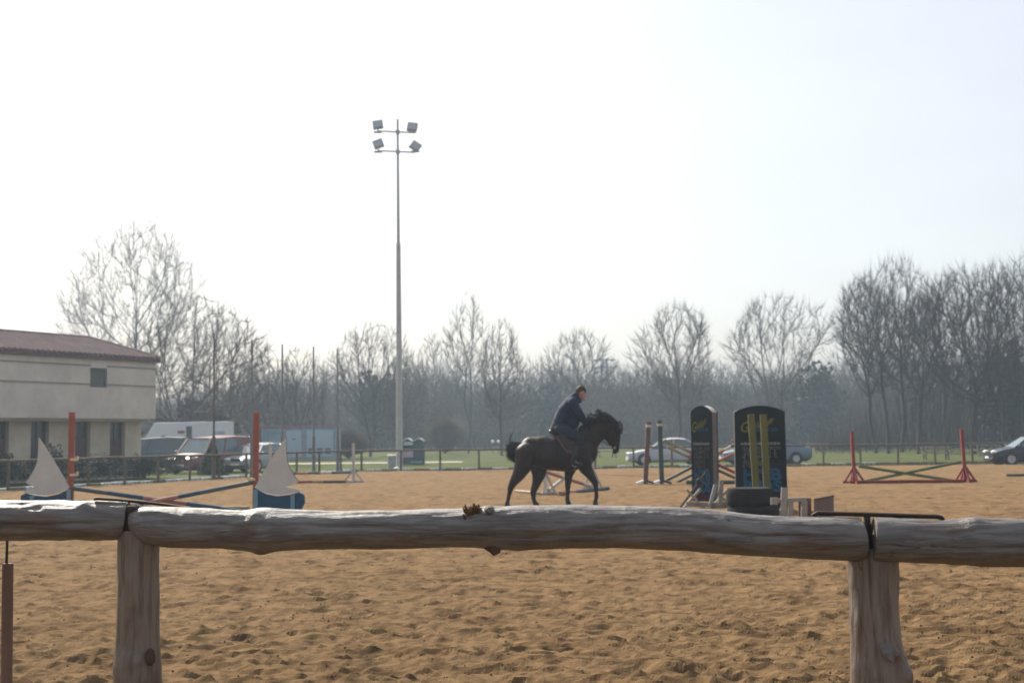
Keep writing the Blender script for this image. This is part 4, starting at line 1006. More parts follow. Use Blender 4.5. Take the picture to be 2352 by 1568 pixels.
pole('dark green and red jump pole of the rear cross, lowest left end', A3(1553, 1108, Yo+1.1), A3(1716, 1026, Yo+1.1), [(.4, dgrn), (.55, wht), (.8, org), (1, oli)], group=ob)
pole('thick dark green pole on the sand between the two advertising boards', A3(1576, 1107, Yo-.5), A3(1722, 1107, Yo-.5), [(1, dgrn)], .07)
pole('short orange pole tip showing between the two boards', A3(1680, 1012, Yo+1.3), A3(1760, 1004, Yo+1.4), [(1, org)])

# ================================================================== ADVERTISING BOARDS
def text(mb_name, s, mat, parent, org_, size, uaxis=(1, 0, 0), vaxis=(0, 0, 1), squeeze=1.0, shear=0., bold=0., align='LEFT', outline=False, depth=.002, rise=0.):
    cu = bpy.data.curves.new(mb_name, 'FONT'); cu.body = s; cu.size = size; cu.shear = shear; cu.extrude = depth; cu.offset = bold; cu.align_x = align; cu.resolution_u = 3
    o = bpy.data.objects.new(mb_name, cu); C.objects.link(o)
    bpy.context.view_layer.update(); dg = bpy.context.evaluated_depsgraph_get()
    me = bpy.data.meshes.new_from_object(o.evaluated_get(dg)); bpy.data.objects.remove(o)
    U = Vector(uaxis); V = Vector(vaxis); N = U.cross(V)
    for v in me.vertices: x, y, z = v.co; p = Vector(org_)+U*x*squeeze+V*(y+rise*x)+N*z; v.co = p
    me.materials.clear(); me.materials.append(mat); m2 = bpy.data.objects.new(mb_name, me); C.objects.link(m2); m2.parent = parent
    return m2
navy = M('board_navy', (.009, .015, .017), .75, rgb2=(.013, .019, .020), scale=1.5, spec=.15); t_yel = M('print_yellow', (.14, .125, .018), .8, spec=.1); t_blu = M('print_blue', (.024, .088, .165), .8, spec=.1)
t_wht = M('print_white', (.20, .185, .19), .8, spec=.1); t_gry = M('print_grey', (.14, .13, .13), .8, spec=.1); side_m = M('board_side', (.16, .14, .125), .8, rgb2=(.11, .10, .09), scale=5)
t_red = M('print_red', (.05, .014, .017), .8, spec=.1); t_org = M('print_orange', (.55, .20, .06), .6)
def board(label, vl, vr, vtop, vbot, vsh, Y, depth, wide, rz=0., Wd=None):
    a = at(vl, 1050, Y); b_ = at(vr, 1050, Y); W = Wd or b_.x-a.x; H = at((vl+vr)/2, vtop, Y).z; z0 = max(.03, at(vl, vbot, Y).z); zs = at(vl, vsh, Y).z
    t = thing('advertising_board', label, 'advertising board', (a.x, Y, 0), rz)
    n = 14; top = [(W*(i/n), zs+(H-zs)*math.sin(math.pi*i/n)**(.75 if not wide else .8)) for i in range(n+1)]
    ex = .02 if wide else 0
    poly = [(0, z0), (W+ex, z0)]+list(reversed(top))
    fr = ((0, 0, 0), (1, 0, 0), (0, 0, 1), (0, 1, 0))
    MB().prism(poly, fr, 0, .03).build('front_panel', navy, t); MB().prism(poly, fr, depth-.03, depth).build('back_panel', navy, t)
    for xs_ in (W-.012, .012): MB().box((xs_, depth/2, (z0+zs)/2), (.03, depth-.062, zs-z0)).build('side_panel', side_m, t)
    tp = MB()
    for i in range(n): tp.beam((top[i][0], depth/2, top[i][1]-.018), (top[i+1][0], depth/2, top[i+1][1]-.018), depth-.062, .03, (0, 0, 1))
    tp.build('top_strip', M('board_top', (.45, .42, .42), .6), t)
    k = W; cx = .07*W; f = -.004
    def tx(nm, s, m, fx_, vy, size, w_, **kw):
        z = at(vl, vy, Y).z
        o = text(nm, s, m, t, (fx_*W, f, z), size, **kw)
        xs = [v.co.x for v in o.data.vertices]; sc__ = (w_*W)/(max(xs)-min(xs)); x0 = min(xs)
        for v in o.data.vertices: v.co.x = fx_*W+(v.co.x-x0)*sc__
        return o
    u = Y/F
    tx('yellow_script', 'G', t_yel, .12 if wide else .08, 992, 34*u, .20 if wide else .22, shear=.25, bold=.006)
    tx('yellow_script', 'uido', t_yel, .32 if wide else .28, 985, 24*u, .36 if wide else .38, shear=.3, bold=.006, rise=.12)
    o = MB(); zz = at(vl, 973, Y).z; o.prism([(W*.60, zz), (W*.66, zz+.05), (W*.72, zz+.11), (W*.78, zz+.10), (W*.74, zz+.02), (W*.66, zz-.04)], ((0, 0, 0), (1, 0, 0), (0, 0, 1), (0, 1, 0)), -.008, -.003); o.build('yellow_mark', t_yel, t)
    tx('blue_lettering', 'RENT CAR', t_blu, .36 if wide else .32, 991, 11.5*u, .50 if wide else .52, bold=.003)
    bar = MB(); zz = at(vl, 1019, Y).z
    for i in range(11): bar.box((W*(.14+.072*i if wide else .13+.074*i), -.004, zz), (W*.058, .006, 6.5*u*(.8+.2*((i*3) % 2))))
    bar.build('small_white_line', t_wht, t)
    for s_, vy, m, w_ in (('RENT', 1049, t_gry, .76), ('NEW', 1072, t_gry, .56)):
        o = tx('grey_lettering', s_, m, .14, vy, 31*u, w_, bold=.012); o2 = tx('grey_lettering', s_, navy, .14+.006, vy, 31*u, w_-.012, bold=-.002)
        for v in o2.data.vertices: v.co.y -= .004
    tx('blue_lettering', 'HYB', t_blu, .15, 1102, 36*u, .76, bold=.012); tx('blue_lettering', 'RIDS', t_blu, .15, 1128.5, 34*u, .76, bold=.012)
    cz = at(vl, 1143, Y).z; rc = [(.12, -.07), (.88, -.07), (.90, .02), (.80, .07), (.68, .085), (.58, .15), (.36, .15), (.26, .07), (.14, .05)]
    MB().prism([(a_*W, cz+b__*.8) for a_, b__ in rc], ((0, 0, 0), (1, 0, 0), (0, 0, 1), (0, 1, 0)), -.008, -.003).build('red_car_print', t_red, t)
    return t
Yn = 32.0
board('narrow looking dark advertising board turned nearly edge on, its side panel showing', 1588, 1633, 932, 1150, 947, 32.5, .20, False, rz=R(-55), Wd=.68)
board('wide dark advertising board with rounded top behind the yellow uprights', 1689, 1805, 931, 1172, 946, 29.9, .12, True)
# yellow uprights standing between the wide board and the tyres
Yy = 28.6; xa = at(1736, 1110, Yy).x; xb = at(1760, 1110, Yy).x
t = thing('yellow_stand', 'leaning yellow jump stand with two uprights between the tyres and the wide board', 'jump stand', ((xa+xb)/2, Yy, 0)); cx = (xa+xb)/2
for x, vtx in ((xa, 1725), (xb, 1753)):
    q = at(vtx, 951, Yy); MB().beam((x-cx+(x-cx)*.0+.03, 0, .02), (q.x-cx, 0, q.z), .135, .05).build('upright', yel, t, bevel=.006)
MB().box((.03, 0, .05), (.75, .1, .08)).build('foot', yel, t); MB().box((-.25, 0, .051), (.09, .7, .082)).build('foot', yel, t); MB().box((.3, 0, .051), (.09, .7, .082)).build('foot', yel, t)
MB().box((.0, .03, 1.0), (.36, .03, .07)).build('cross_piece', yel, t)

# stack of two big tyres
Yt = 27.3; q = at(1721, 1160, Yt); ru = 53*Yt/F; ztop = at(1721, 1119, Yt).z
for k, lab in enumerate(('lower big black tyre on the sand, set a little to the right in its stack', 'upper big black tyre, topmost of the two in front of the yellow uprights')):
    r = ru+(.05 if k == 0 else 0); hh = ztop*(.40, .60)[k]; pr = [(r*.58, .02), (r*.72, 0), (r*.93, .01), (r*.99, hh*.16), (r, hh*.35), (r, hh*.65), (r*.99, hh*.84), (r*.93, hh-.01), (r*.72, hh), (r*.58, hh-.02), (r*.52, hh*.7), (r*.52, hh*.3)]
    mb = MB(); n = 40; vs = []; fs = []
    for j, (rr, z) in enumerate(pr):
        for i in range(n):
            a = 2*math.pi*i/n; gr_ = 1-(.03 if (i % 2 and 2 < j < 7) else 0); vs.append((rr*gr_*math.cos(a), rr*gr_*math.sin(a), z))
    m_ = len(pr)
    for j in range(m_):
        for i in range(n): fs.append((j*n+i, j*n+(i+1) % n, ((j+1) % m_)*n+(i+1) % n, ((j+1) % m_)*n+i))
    mb.add(vs, fs)
    o = mb.build('big_tyre', M('old_tyre', (.009, .010, .010), .9, rgb2=(.022, .018, .016), scale=4, bump=.004, spec=.15), None, 'auto', loc=(q.x+(.07 if k == 0 else 0), Yt, ztop*.40*k+.001))
    tag(o, lab, 'tyre', 'stack of two big tyres')

# leaning dark stick against the narrow board
a = gnd(1562, 1166); b_ = at(1622, 1083, 31.75)
mb = MB(); mb.tube([(0, 0, 0), (b_-a)*.5+Vector((.01, 0, .01)), (b_-a)], [.028, .025, .02], 8)
o = mb.build('leaning_stick', M('dark_brown_wood', (.06, .04, .03), .9), None, 'auto', loc=a); tag(o, 'thin dark wooden stick leaning against the front of the narrow board', 'stick')
mb = MB(); mb.ell((0, 0, 0), (.085, .04, .09), 10, 7); o = mb.build('hanging_bag', M('black_cloth', (.03, .028, .028), .8), None, True, loc=at(1607, 1106, 31.6)); tag(o, 'small dark bag hanging on the stick in front of the narrow board', 'bag')

# white cavaletti at the feet of the boards
wc = M('weathered_white', (.33, .29, .25), .85, rgb2=(.24, .21, .18), scale=6)
Yc1 = 31.0; a = at(1575, 1157, Yc1); b_ = at(1678, 1160, Yc1); Lc = b_.x-a.x
t = thing('cavaletti', 'low weathered white cavaletti in front of the narrow board', 'cavaletti', (a.x, Yc1, 0))
MB().beam((0, 0, a.z), (Lc, 0, a.z-.03), .08, .10).build('rail', wc, t)
for x0, m in ((Lc*.18, wc), (Lc*.80, wc)):
    for s in (-1, 1): MB().beam((x0-s*.22, .0+s*.05, .0), (x0+s*.16, .0+s*.05, .42), .07, .05).build('cross_leg', m, t)
MB().beam((Lc*.76, -.05, .02), (Lc*.80, -.05, .60), .10, .06).build('short_post', wc, t)
MB().beam((Lc*.52, -.09, .03), (Lc*.66, -.09, .52), .07, .05).build('strut', M('pale_grey_strut', (.36, .38, .40), .7), t)
MB().beam((Lc*.92, -.05, .10), (Lc*.97, -.05, .30), .05, .05).build('hook', wc, t)

Yc2 = 26.6; a = at(1774, 1150, Yc2); b_ = at(1852, 1146, Yc2); Lc = b_.x-a.x; u = Yc2/F
t = thing('cavaletti', 'white wooden cavaletti with a tall upright at the right foot of the wide board', 'cavaletti', (a.x, Yc2, 0))
MB().beam((0, 0, a.z), (Lc, 0, b_.z), .06, .075).build('rail', wc, t)
zt = at(1800, 1119, Yc2).z
MB().beam((Lc*.28, -.05, 0), (Lc*.36, -.05, zt), .12, .05).build('upright', wc, t); MB().beam((Lc*.50, -.05, 0), (Lc*.53, -.05, a.z-.0), .09, .05).build('upright', wc, t)
MB().beam((Lc*.90, -.05, 0), (Lc*.93, -.05, a.z+.0), .11, .05).build('upright', wc, t)
MB().box((Lc*.98, .09, (a.z+.02)/2), (.24, .03, a.z+.06)).build('end_board', M('reddish_board', (.17, .085, .075), .85, rgb2=(.13, .07, .06), scale=5), t)
MB().box((.03, -.03, a.z), (.13, .05, .13)).build('rail_end', wc, t)
a = at(1872, 1147, 26.2); b_ = at(1909, 1138, 26.8)
t = thing('brown_panel', 'small slanted brown board standing on the sand right of the white cavaletti', 'board', (a.x, 26.2, 0))
mb = MB(); wx = b_.x-a.x; fr = ((0, 0, 0), (1, .9, 0), (0, 0, 1), (-.67, .74, 0))
mb.prism([(0, 0), (wx, 0), (wx, b_.z), (0, a.z)], fr, 0, .03); mb.build('panel', M('brown_board', (.16, .105, .085), .85, rgb2=(.12, .08, .065), scale=4), t)
MB().beam((0, 0, a.z+.01), (wx, wx*.9, b_.z+.01), .04, .025).build('top_edge', M('dark_edge', (.07, .045, .04), .9), t)
MB().box((wx*.5, wx*.45+.12, .04), (.06, .5, .05)).build('foot', M('brown_board', (.16, .105, .085)), t)
# ================================================================== HORSE AND RIDER
YH = 32.6; HX = at(1176+0, 1000, YH).x; US = 437.0
# side-view plan: zoomed picture units -> metres, x along travel, z up; y is sideways (camera side negative)
hx0 = at((1950+640/2.529)/1.74149, 1160, YH).x
def hz(x, y, side=0.): return Vector(((x-640)/US, side, max(.0, (1374-y)/US)))
def sdf_body(name, chains, mat, parent, voxel, smooth_it=3, smf=.5):
    """union of tapered limbs made into ONE continuous skin (voxel remesh, then smoothed)"""
    mb = MB()
    for ch in chains:
        pts, rs = ch[0], ch[1]; ys = ch[2] if len(ch) > 2 else 1.0
        for i in range(len(pts)):
            yy = ys[i] if isinstance(ys, (list, tuple)) else ys
            mb.ell(pts[i], (rs[i], rs[i]*yy, rs[i]), 14, 10)
            if i:
                y0 = ys[i-1] if isinstance(ys, (list, tuple)) else ys
                n = max(2, int((pts[i]-pts[i-1]).length/(min(rs[i], rs[i-1])*.35))); n = min(n, 24)
                for k in range(1, n):
                    f = k/n; p = pts[i-1].lerp(pts[i], f); r = rs[i-1]*(1-f)+rs[i]*f; y_ = y0*(1-f)+yy*f
                    mb.ell(p, (r, r*y_, r), 12, 8)
    o = mb.build(name, mat, None)
    m = o.modifiers.new('r', 'REMESH'); m.mode = 'VOXEL'; m.voxel_size = voxel; m.use_smooth_shade = True
    m2 = o.modifiers.new('s', 'SMOOTH'); m2.factor = smf; m2.iterations = smooth_it
    bpy.context.view_layer.update(); dg = bpy.context.evaluated_depsgraph_get()
    me = bpy.data.meshes.new_from_object(o.evaluated_get(dg)); bpy.data.objects.remove(o)
    me.name = name; o = bpy.data.objects.new(name, me); C.objects.link(o)
    me.polygons.foreach_set('use_smooth', [True]*len(me.polygons))
    if parent: o.parent = parent
    return o

coat = M('bay_coat', (.026, .010, .006), .55, rgb2=(.008, .005, .004), scale=3.5, spec=.28, bump=.002, bscale=40)
horse = thing('horse', 'dark bay horse walking to the right with its neck arched and tail swishing', 'horse', (hx0, YH, .0))
q = hz
body = [
  # barrel, croup and chest
  ([q(455, 800), q(540, 830), q(660, 855), q(790, 862), q(900, 850), q(985, 830)], [.28, .36, .38, .39, .375, .31], [.72, .74, .78, .78, .74, .70]),
  ([q(430, 830), q(500, 760), q(590, 735)], [.20, .19, .15], .85),
  ([q(610, 800), q(760, 770), q(900, 745), q(960, 735)], [.22, .20, .21, .18], .55),
  ([q(980, 830), q(1020, 870), q(1000, 920)], [.25, .19, .16], .9),
  # neck
  ([q(960, 760), q(1030, 660), q(1110, 590), q(1200, 545), q(1265, 560)], [.30, .275, .24, .19, .145], [.55, .5, .48, .5, .6]),
  ([q(1000, 790), q(1080, 700), q(1150, 650), q(1215, 625)], [.24, .19, .15, .11], .5),
  # head
  ([q(1262, 575), q(1285, 635), q(1292, 700), q(1298, 760), q(1298, 808)], [.155, .155, .128, .098, .082], [.62, .60, .58, .60, .70]),
  ([q(1230, 640), q(1228, 690), q(1255, 750)], [.115, .11, .075], .5),
  ([q(1303, 825), q(1285, 838)], [.062, .055], .9),
]
for s in (-1, 1):   # ears, cheeks, nostrils
    body.append(([q(1318, 560, .05*s), q(1342, 528, .07*s), q(1354, 512, .075*s)], [.032, .024, .008], .7))
    body.append(([q(1318, 820, .03*s), q(1322, 812, .03*s)], [.022, .018]))
# hind legs: far one steps back, near one forward (as in the picture the dark rear leg trails)
def leg(pts, rs, side, ys=.8):
    body.append(([q(x, y, side*sw) for (x, y, sw) in pts], [r*1.04+.008 for r in rs], ys))
leg([(400, 850, .9), (375, 950, .95), (330, 1040, 1), (275, 1120, 1), (246, 1172, 1), (228, 1240, 1), (214, 1305, 1), (206, 1336, 1)], [.24, .20, .145, .095, .068, .044, .038, .043], -.16)
leg([(205, 1338, 1), (207, 1360, 1)], [.045, .055], -.16, 1.)
leg([(500, 880, .9), (525, 970, .95), (528, 1050, 1), (505, 1130, 1), (468, 1225, 1), (468, 1290, 1), (482, 1335, 1)], [.24, .20, .150, .098, .066, .045, .042], .16)
leg([(484, 1338, 1), (494, 1360, 1)], [.044, .055], .16, 1.)
leg([(870, 900, .8), (845, 990, .95), (826, 1060, 1), (816, 1165, 1), (813, 1240, 1), (809, 1315, 1)], [.20, .135, .094, .062, .042, .046], .17)
leg([(811, 1325, 1), (822, 1358, 1)], [.042, .056], .17, 1.)
leg([(960, 900, .8), (985, 985, .95), (1032, 1060, 1), (1082, 1142, 1), (1090, 1215, 1), (1092, 1280, 1)], [.20, .145, .098, .064, .042, .044], -.17)
leg([(1088, 1295, 1), (1080, 1325, 1)], [.038, .046], -.17, 1.)
hb = sdf_body('body', body, coat, horse, .020, 3, .55)
hoof_m = M('hoof', (.035, .030, .028), .5)
for x, y, s, tilt in ((206, 1352, -.16, -.1), (494, 1352, .16, .15), (820, 1352, .17, .1), (1077, 1342, -.17, -.3)):
    p = q(x, y, s); MB().tube([p+Vector((.0, 0, .035)), p+Vector((.02, 0, -.048))], [.050, .066], 14).build('hoof', hoof_m, horse, 'auto')
# hair strands
def strands(name, paths, n, r0, jit, mat, parent, seed, taper=.3):
    rg = random.Random(seed); sg = []
    for k in range(n):
        f = rg.random(); path = paths[int(f*len(paths)) % len(paths)]
        off = Vector((rg.gauss(0, jit), rg.gauss(0, jit*.8), rg.gauss(0, jit))); prev = None
        for i, p in enumerate(path):
            w_ = p+off*(.25+.9*i/(len(path)-1))+Vector((rg.gauss(0, jit*.25), 0, rg.gauss(0, jit*.25)))
            if prev is not None: sg.append((prev, w_, r0*(1-(1-taper)*(i-1)/(len(path)-1)), r0*(1-(1-taper)*i/(len(path)-1))))
            prev = w_
    return segs_mesh(name, sg, mat, parent)
hair_m = M('black_hair', (.014, .012, .012), .5, rgb2=(.03, .022, .018), scale=8)
strands('tail', [[q(415, 770), q(340, 770), q(270, 800), q(250, 850), q(290, 900)], [q(420, 780), q(350, 790), q(300, 820), q(262, 820), q(232, 840)],
                 [q(420, 785), q(370, 800), q(330, 850), q(310, 880), q(318, 905)], [q(440, 790), q(400, 830), q(370, 860), q(350, 880), q(345, 905)], [q(440, 790), q(400, 780), q(345, 775), q(285, 775), q(235, 790)], [q(440, 800), q(400, 820), q(335, 830), q(270, 850), q(240, 870)]], 1300, .011, .045, hair_m, horse, 5)
strands('tail_wisp', [[q(300, 790), q(250, 780), q(238, 730), q(252, 680), q(268, 640)], [q(290, 790), q(245, 760), q(240, 700), q(258, 650)]], 16, .005, .008, hair_m, horse, 6)
mp_ = []
crest = [(985, 545), (1030, 492), (1085, 458), (1130, 442), (1180, 448), (1225, 476), (1265, 512), (1302, 545)]
mr_ = random.Random(12)
for i in range(46):
    f = mr_.random()*(len(crest)-1.001); a_, b_ = crest[int(f)], crest[int(f)+1]; f -= int(f); x = a_[0]+(b_[0]-a_[0])*f; y = a_[1]+(b_[1]-a_[1])*f
    if mr_.random() < .45: mp_.append([q(x, y+30), q(x-4, y+2), q(x-2+mr_.uniform(-14, 14), y-mr_.uniform(6, 26))])
    else: mp_.append([q(x, y+24), q(x+4, y-2), q(x+20, y+2, -.06), q(x+26, y+44, -.12), q(x+mr_.uniform(10, 34), y+mr_.uniform(60, 110), -.14)])
strands('mane', mp_, 1500, .0065, .016, hair_m, horse, 7)
strands('forelock', [[q(1335, 540), q(1356, 560), q(1360, 620), q(1350, 660)]], 40, .008, .012, hair_m, horse, 9)
MB().ell(q(1322, 610, -.075), (.022, .014, .020), 8, 6).build('eye', M('horse_eye', (.01, .008, .008), .1, spec=.8), horse, True)
MB().ell(q(1322, 610, .075), (.022, .014, .020), 8, 6).build('eye', M('horse_eye', (.01, .008, .008), .1), horse, True)

# bridle
leath = M('dark_leather', (.030, .018, .013), .45, var=.3)
br = thing('bridle', 'dark leather bridle with reins on the head of the bay horse', 'bridle', (hx0, YH, 0))
mb = MB()
def ring_(c, r, yk, nrm, rad):
    n = Vector(nrm).normalized(); a = n.cross(Vector((0, 1, 0))).normalized(); pts = [c+a*math.cos(2*math.pi*i/16)*r+Vector((0, 1, 0))*math.sin(2*math.pi*i/16)*r*yk for i in range(17)]
    mb.tube(pts, rad, 6)
ring_(q(1302, 752), .079, .72, (.02, 0, 1), .010); ring_(q(1284, 612), .128, .72, (-.5, 0, 1), .010)
for s in (-1, 1): mb.tube([q(1260, 575, .10*s), q(1290, 660, .085*s), q(1300, 750, .06*s), q(1285, 800, .05*s)], .009, 6)
mb.build('headstall', leath, br, True)
for s in (-1, 1):
    MB().tube([q(1285, 800, .055*s), q(1210, 760, .12*s), q(1120, 690, .15*s), q(1048, 628, .12*s)], .008, 6).build('rein', leath, br, True)
    MB().ell(q(1285, 800, .06*s), (.028, .008, .028), 10, 6).build('bit_ring', M('steel', (.5, .5, .5), .3, metal=1), br, True)

# saddle
sd_ = thing('saddle', 'dark leather saddle with brownish pad under the rider', 'saddle', (hx0, YH, 0))
def sdl(name, pts, rs, ys, mat, vox=.014): return sdf_body(name, [(pts, rs, ys)], mat, sd_, vox, 3)
sdl('seat', [q(648, 628), q(690, 655), q(760, 672), q(850, 655), q(905, 625)], [.05, .065, .07, .065, .05], 2.4, leath)
for s in (-1, 1):
    pad = MB(); pts2 = [(640, 672), (705, 700), (742, 770), (800, 838), (870, 860), (905, 820), (915, 740), (905, 690)]
    poly = [(q(x, y).x, q(x, y).z) for x, y in pts2]; yb = .315*s
    pad.prism(poly, ((0, yb, 0), (1, 0, 0), (0, 0, 1), (0, s, 0)), -.025, .0); pad.build('saddle_pad', M('brown_pad', (.115, .070, .062), .85, rgb2=(.09, .055, .05), scale=6), sd_, bevel=.008)
    poly = [(q(x, y).x, q(x, y).z) for x, y in [(700, 672), (740, 720), (790, 800), (860, 830), (890, 770), (885, 690), (800, 650)]]
    MB().prism(poly, ((0, yb+.004*s, 0), (1, 0, 0), (0, 0, 1), (0, s, 0)), .0, .018).build('flap', leath, sd_, bevel=.006)
    MB().beam(q(845, 760, .345*s), q(872, 925, .37*s), .012, .03).build('stirrup_leather', leath, sd_)
    st_ = MB(); c = q(878, 950, .37*s); st_.tube([c+Vector((math.sin(a)*.055, 0, math.cos(a)*.07)) for a in [k*.5236 for k in range(13)]], .009, 6); st_.build('stirrup', M('steel', (.5, .5, .5), .3), sd_, True)
gi = MB(); pts = []
for k in range(17):
    a = 2*math.pi*k/16; pts.append(Vector((q(880, 0).x, math.sin(a)*.315, q(0, 850).z+math.cos(a)*.385)))
gi.tube(pts, .022, 6, flat=(1, .4)); gi.build('girth', leath, sd_, True)

# rider -----------------------------------------------------------------
rider = thing('person', 'rider in navy jacket and dark trousers leaning forward on the bay horse', 'person', (hx0, YH, 0))
skin = M('skin', (.42, .20, .14), .55, rgb2=(.36, .16, .11), scale=8)
B = []
pel = q(735, 610); ch_ = q(800, 430); sh = q(868, 322); nk = q(925, 290); hd_c = q(958, 248)
B.append(([pel, q(757, 530), ch_, q(845, 355)], [.155, .155, .17, .145], [1.15, 1.1, 1.2, 1.3]))
B.append(([q(870, 320), nk, q(945, 270)], [.085, .06, .058]))
B.append(([q(960, 232), q(957, 250), q(970, 275)], [.098, .100, .075], [.80, .78, .75]))
B.append(([q(985, 262), q(996, 270), q(990, 280)], [.018, .020, .012], .8))          # nose
B.append(([q(985, 300), q(978, 305)], [.036, .034], .9))                          # chin and mouth
B.append(([q(992, 287), q(990, 292)], [.016, .014], 1.4))                           # lips
for s in (-1, 1):
    B.append(([q(952, 258, .078*s), q(948, 266, .08*s)], [.024, .017], .45))        # ears
    B.append(([q(984, 250, .028*s), q(984, 252, .03*s)], [.016, .014]))             # brow and eye
    # arm: shoulder, elbow, wrist
    dxy = 0 if s < 0 else 14
    S_ = q(868, 335, .19*s); El = q(945+dxy, 470, .235*s); Wr = q(1022+dxy*.5, 600-dxy*.3, .11*s)
    B.append(([S_, El, Wr], [.068, .048, .032]))
    d = (Wr-El).normalized(); side_v = Vector((0, 1, 0)); pc = Wr+d*.045
    B.append(([Wr, pc, Wr+d*.075], [.030, .036, .034], .55))
    # fingers curl round the rein, thumb on top
    for k, (ln, of) in enumerate(((.030, -.027), (.034, -.009), (.032, .009), (.025, .026))):
        base = Wr+d*.088+Vector((.010*(k-1.5)*.4, 0, 0))+Vector((.62, 0, .78))*of*-1
        k1 = base+d*ln*.7+Vector((0, -s*.012, 0)); k2 = k1+Vector((-.012, -s*.026, -.012)); k3 = k2+Vector((-.026, -s*.006, .004))
        B.append(([base, k1, k2, k3], [.0105, .0098, .009, .008]))
    tb = Wr+d*.035+Vector((.020, -s*.012, .026)); B.append(([tb, tb+d*.028+Vector((.014, -s*.008, .006)), tb+d*.052+Vector((.006, -s*.022, -.004))], [.013, .011, .009]))
    # leg: hip, knee, ankle, foot
    Hp = q(745, 615, .11*s); Kn = q(930, 705, .36*s); An = q(866, 905, .375*s)
    B.append(([Hp, q(840, 655, .29*s), Kn], [.115, .10, .066])); B.append(([Kn, q(915, 790, .375*s), An], [.066, .060, .040]))
    B.append(([An, q(862, 930, .375*s), q(905, 950, .38*s), q(940, 955, .385*s)], [.042, .038, .036, .026], .9))
pb = sdf_body('body', B, skin, rider, .0110, 2, .45)
jk = M('navy_jacket', (.007, .021, .052), .85, rgb2=(.004, .013, .034), scale=6, bump=.006, bscale=16)
J = [([q(735, 585), q(760, 530), q(812, 430), q(856, 352), q(890, 318)], [.195, .205, .215, .172, .12], [1.05, 1.0, 1.05, 1.2, 1.25]),
     ([q(880, 310), q(905, 290), q(918, 282)], [.10, .083, .074], 1.1), ([q(900, 330), q(935, 318), q(944, 325)], [.075, .058, .05], 1.2),
     ([q(870, 420), q(895, 500), q(880, 560)], [.155, .14, .12], 1.15), ([q(868, 296), q(893, 268)], [.085, .060], 1.2)]
for s in (-1, 1):
    dxy = 0 if s < 0 else 14
    J.append(([q(868, 338, .19*s), q(945+dxy, 470, .235*s), q(1014+dxy*.5, 585-dxy*.3, .12*s)], [.105, .088, .060]))
sdf_body('jacket', J, jk, rider, .013, 4, .5)
tr = M('dark_trousers', (.008, .013, .024), .8, rgb2=(.005, .009, .016), scale=6, bump=.004, bscale=18)
T = [([q(720, 612), q(745, 600)], [.185, .18], 1.05)]
for s in (-1, 1):
    T.append(([q(745, 615, .11*s), q(840, 655, .29*s), q(930, 705, .36*s)], [.165, .145, .100])); T.append(([q(930, 705, .36*s), q(915, 790, .375*s)], [.098, .086]))
sdf_body('trousers', T, tr, rider, .013, 3)
bt = M('black_boots', (.012, .013, .015), .35, var=.2)
for s in (-1, 1):
    sdf_body('boot', [([q(916, 785, .375*s), q(890, 850, .376*s), q(866, 905, .375*s)], [.088, .078, .060]), ([q(866, 905, .375*s), q(860, 938, .375*s), q(905, 955, .38*s), q(945, 958, .385*s)], [.054, .048, .044, .034], .95)], bt, rider, .012, 2)
hr = M('dark_brown_hair', (.030, .022, .017), .7, rgb2=(.05, .035, .025), scale=20, bump=.004, bscale=60)
sdf_body('hair', [([q(945, 222), q(960, 212), q(975, 222)], [.098, .100, .080], .86), ([q(935, 245), q(930, 262)], [.078, .062], .95)], hr, rider, .010, 3)
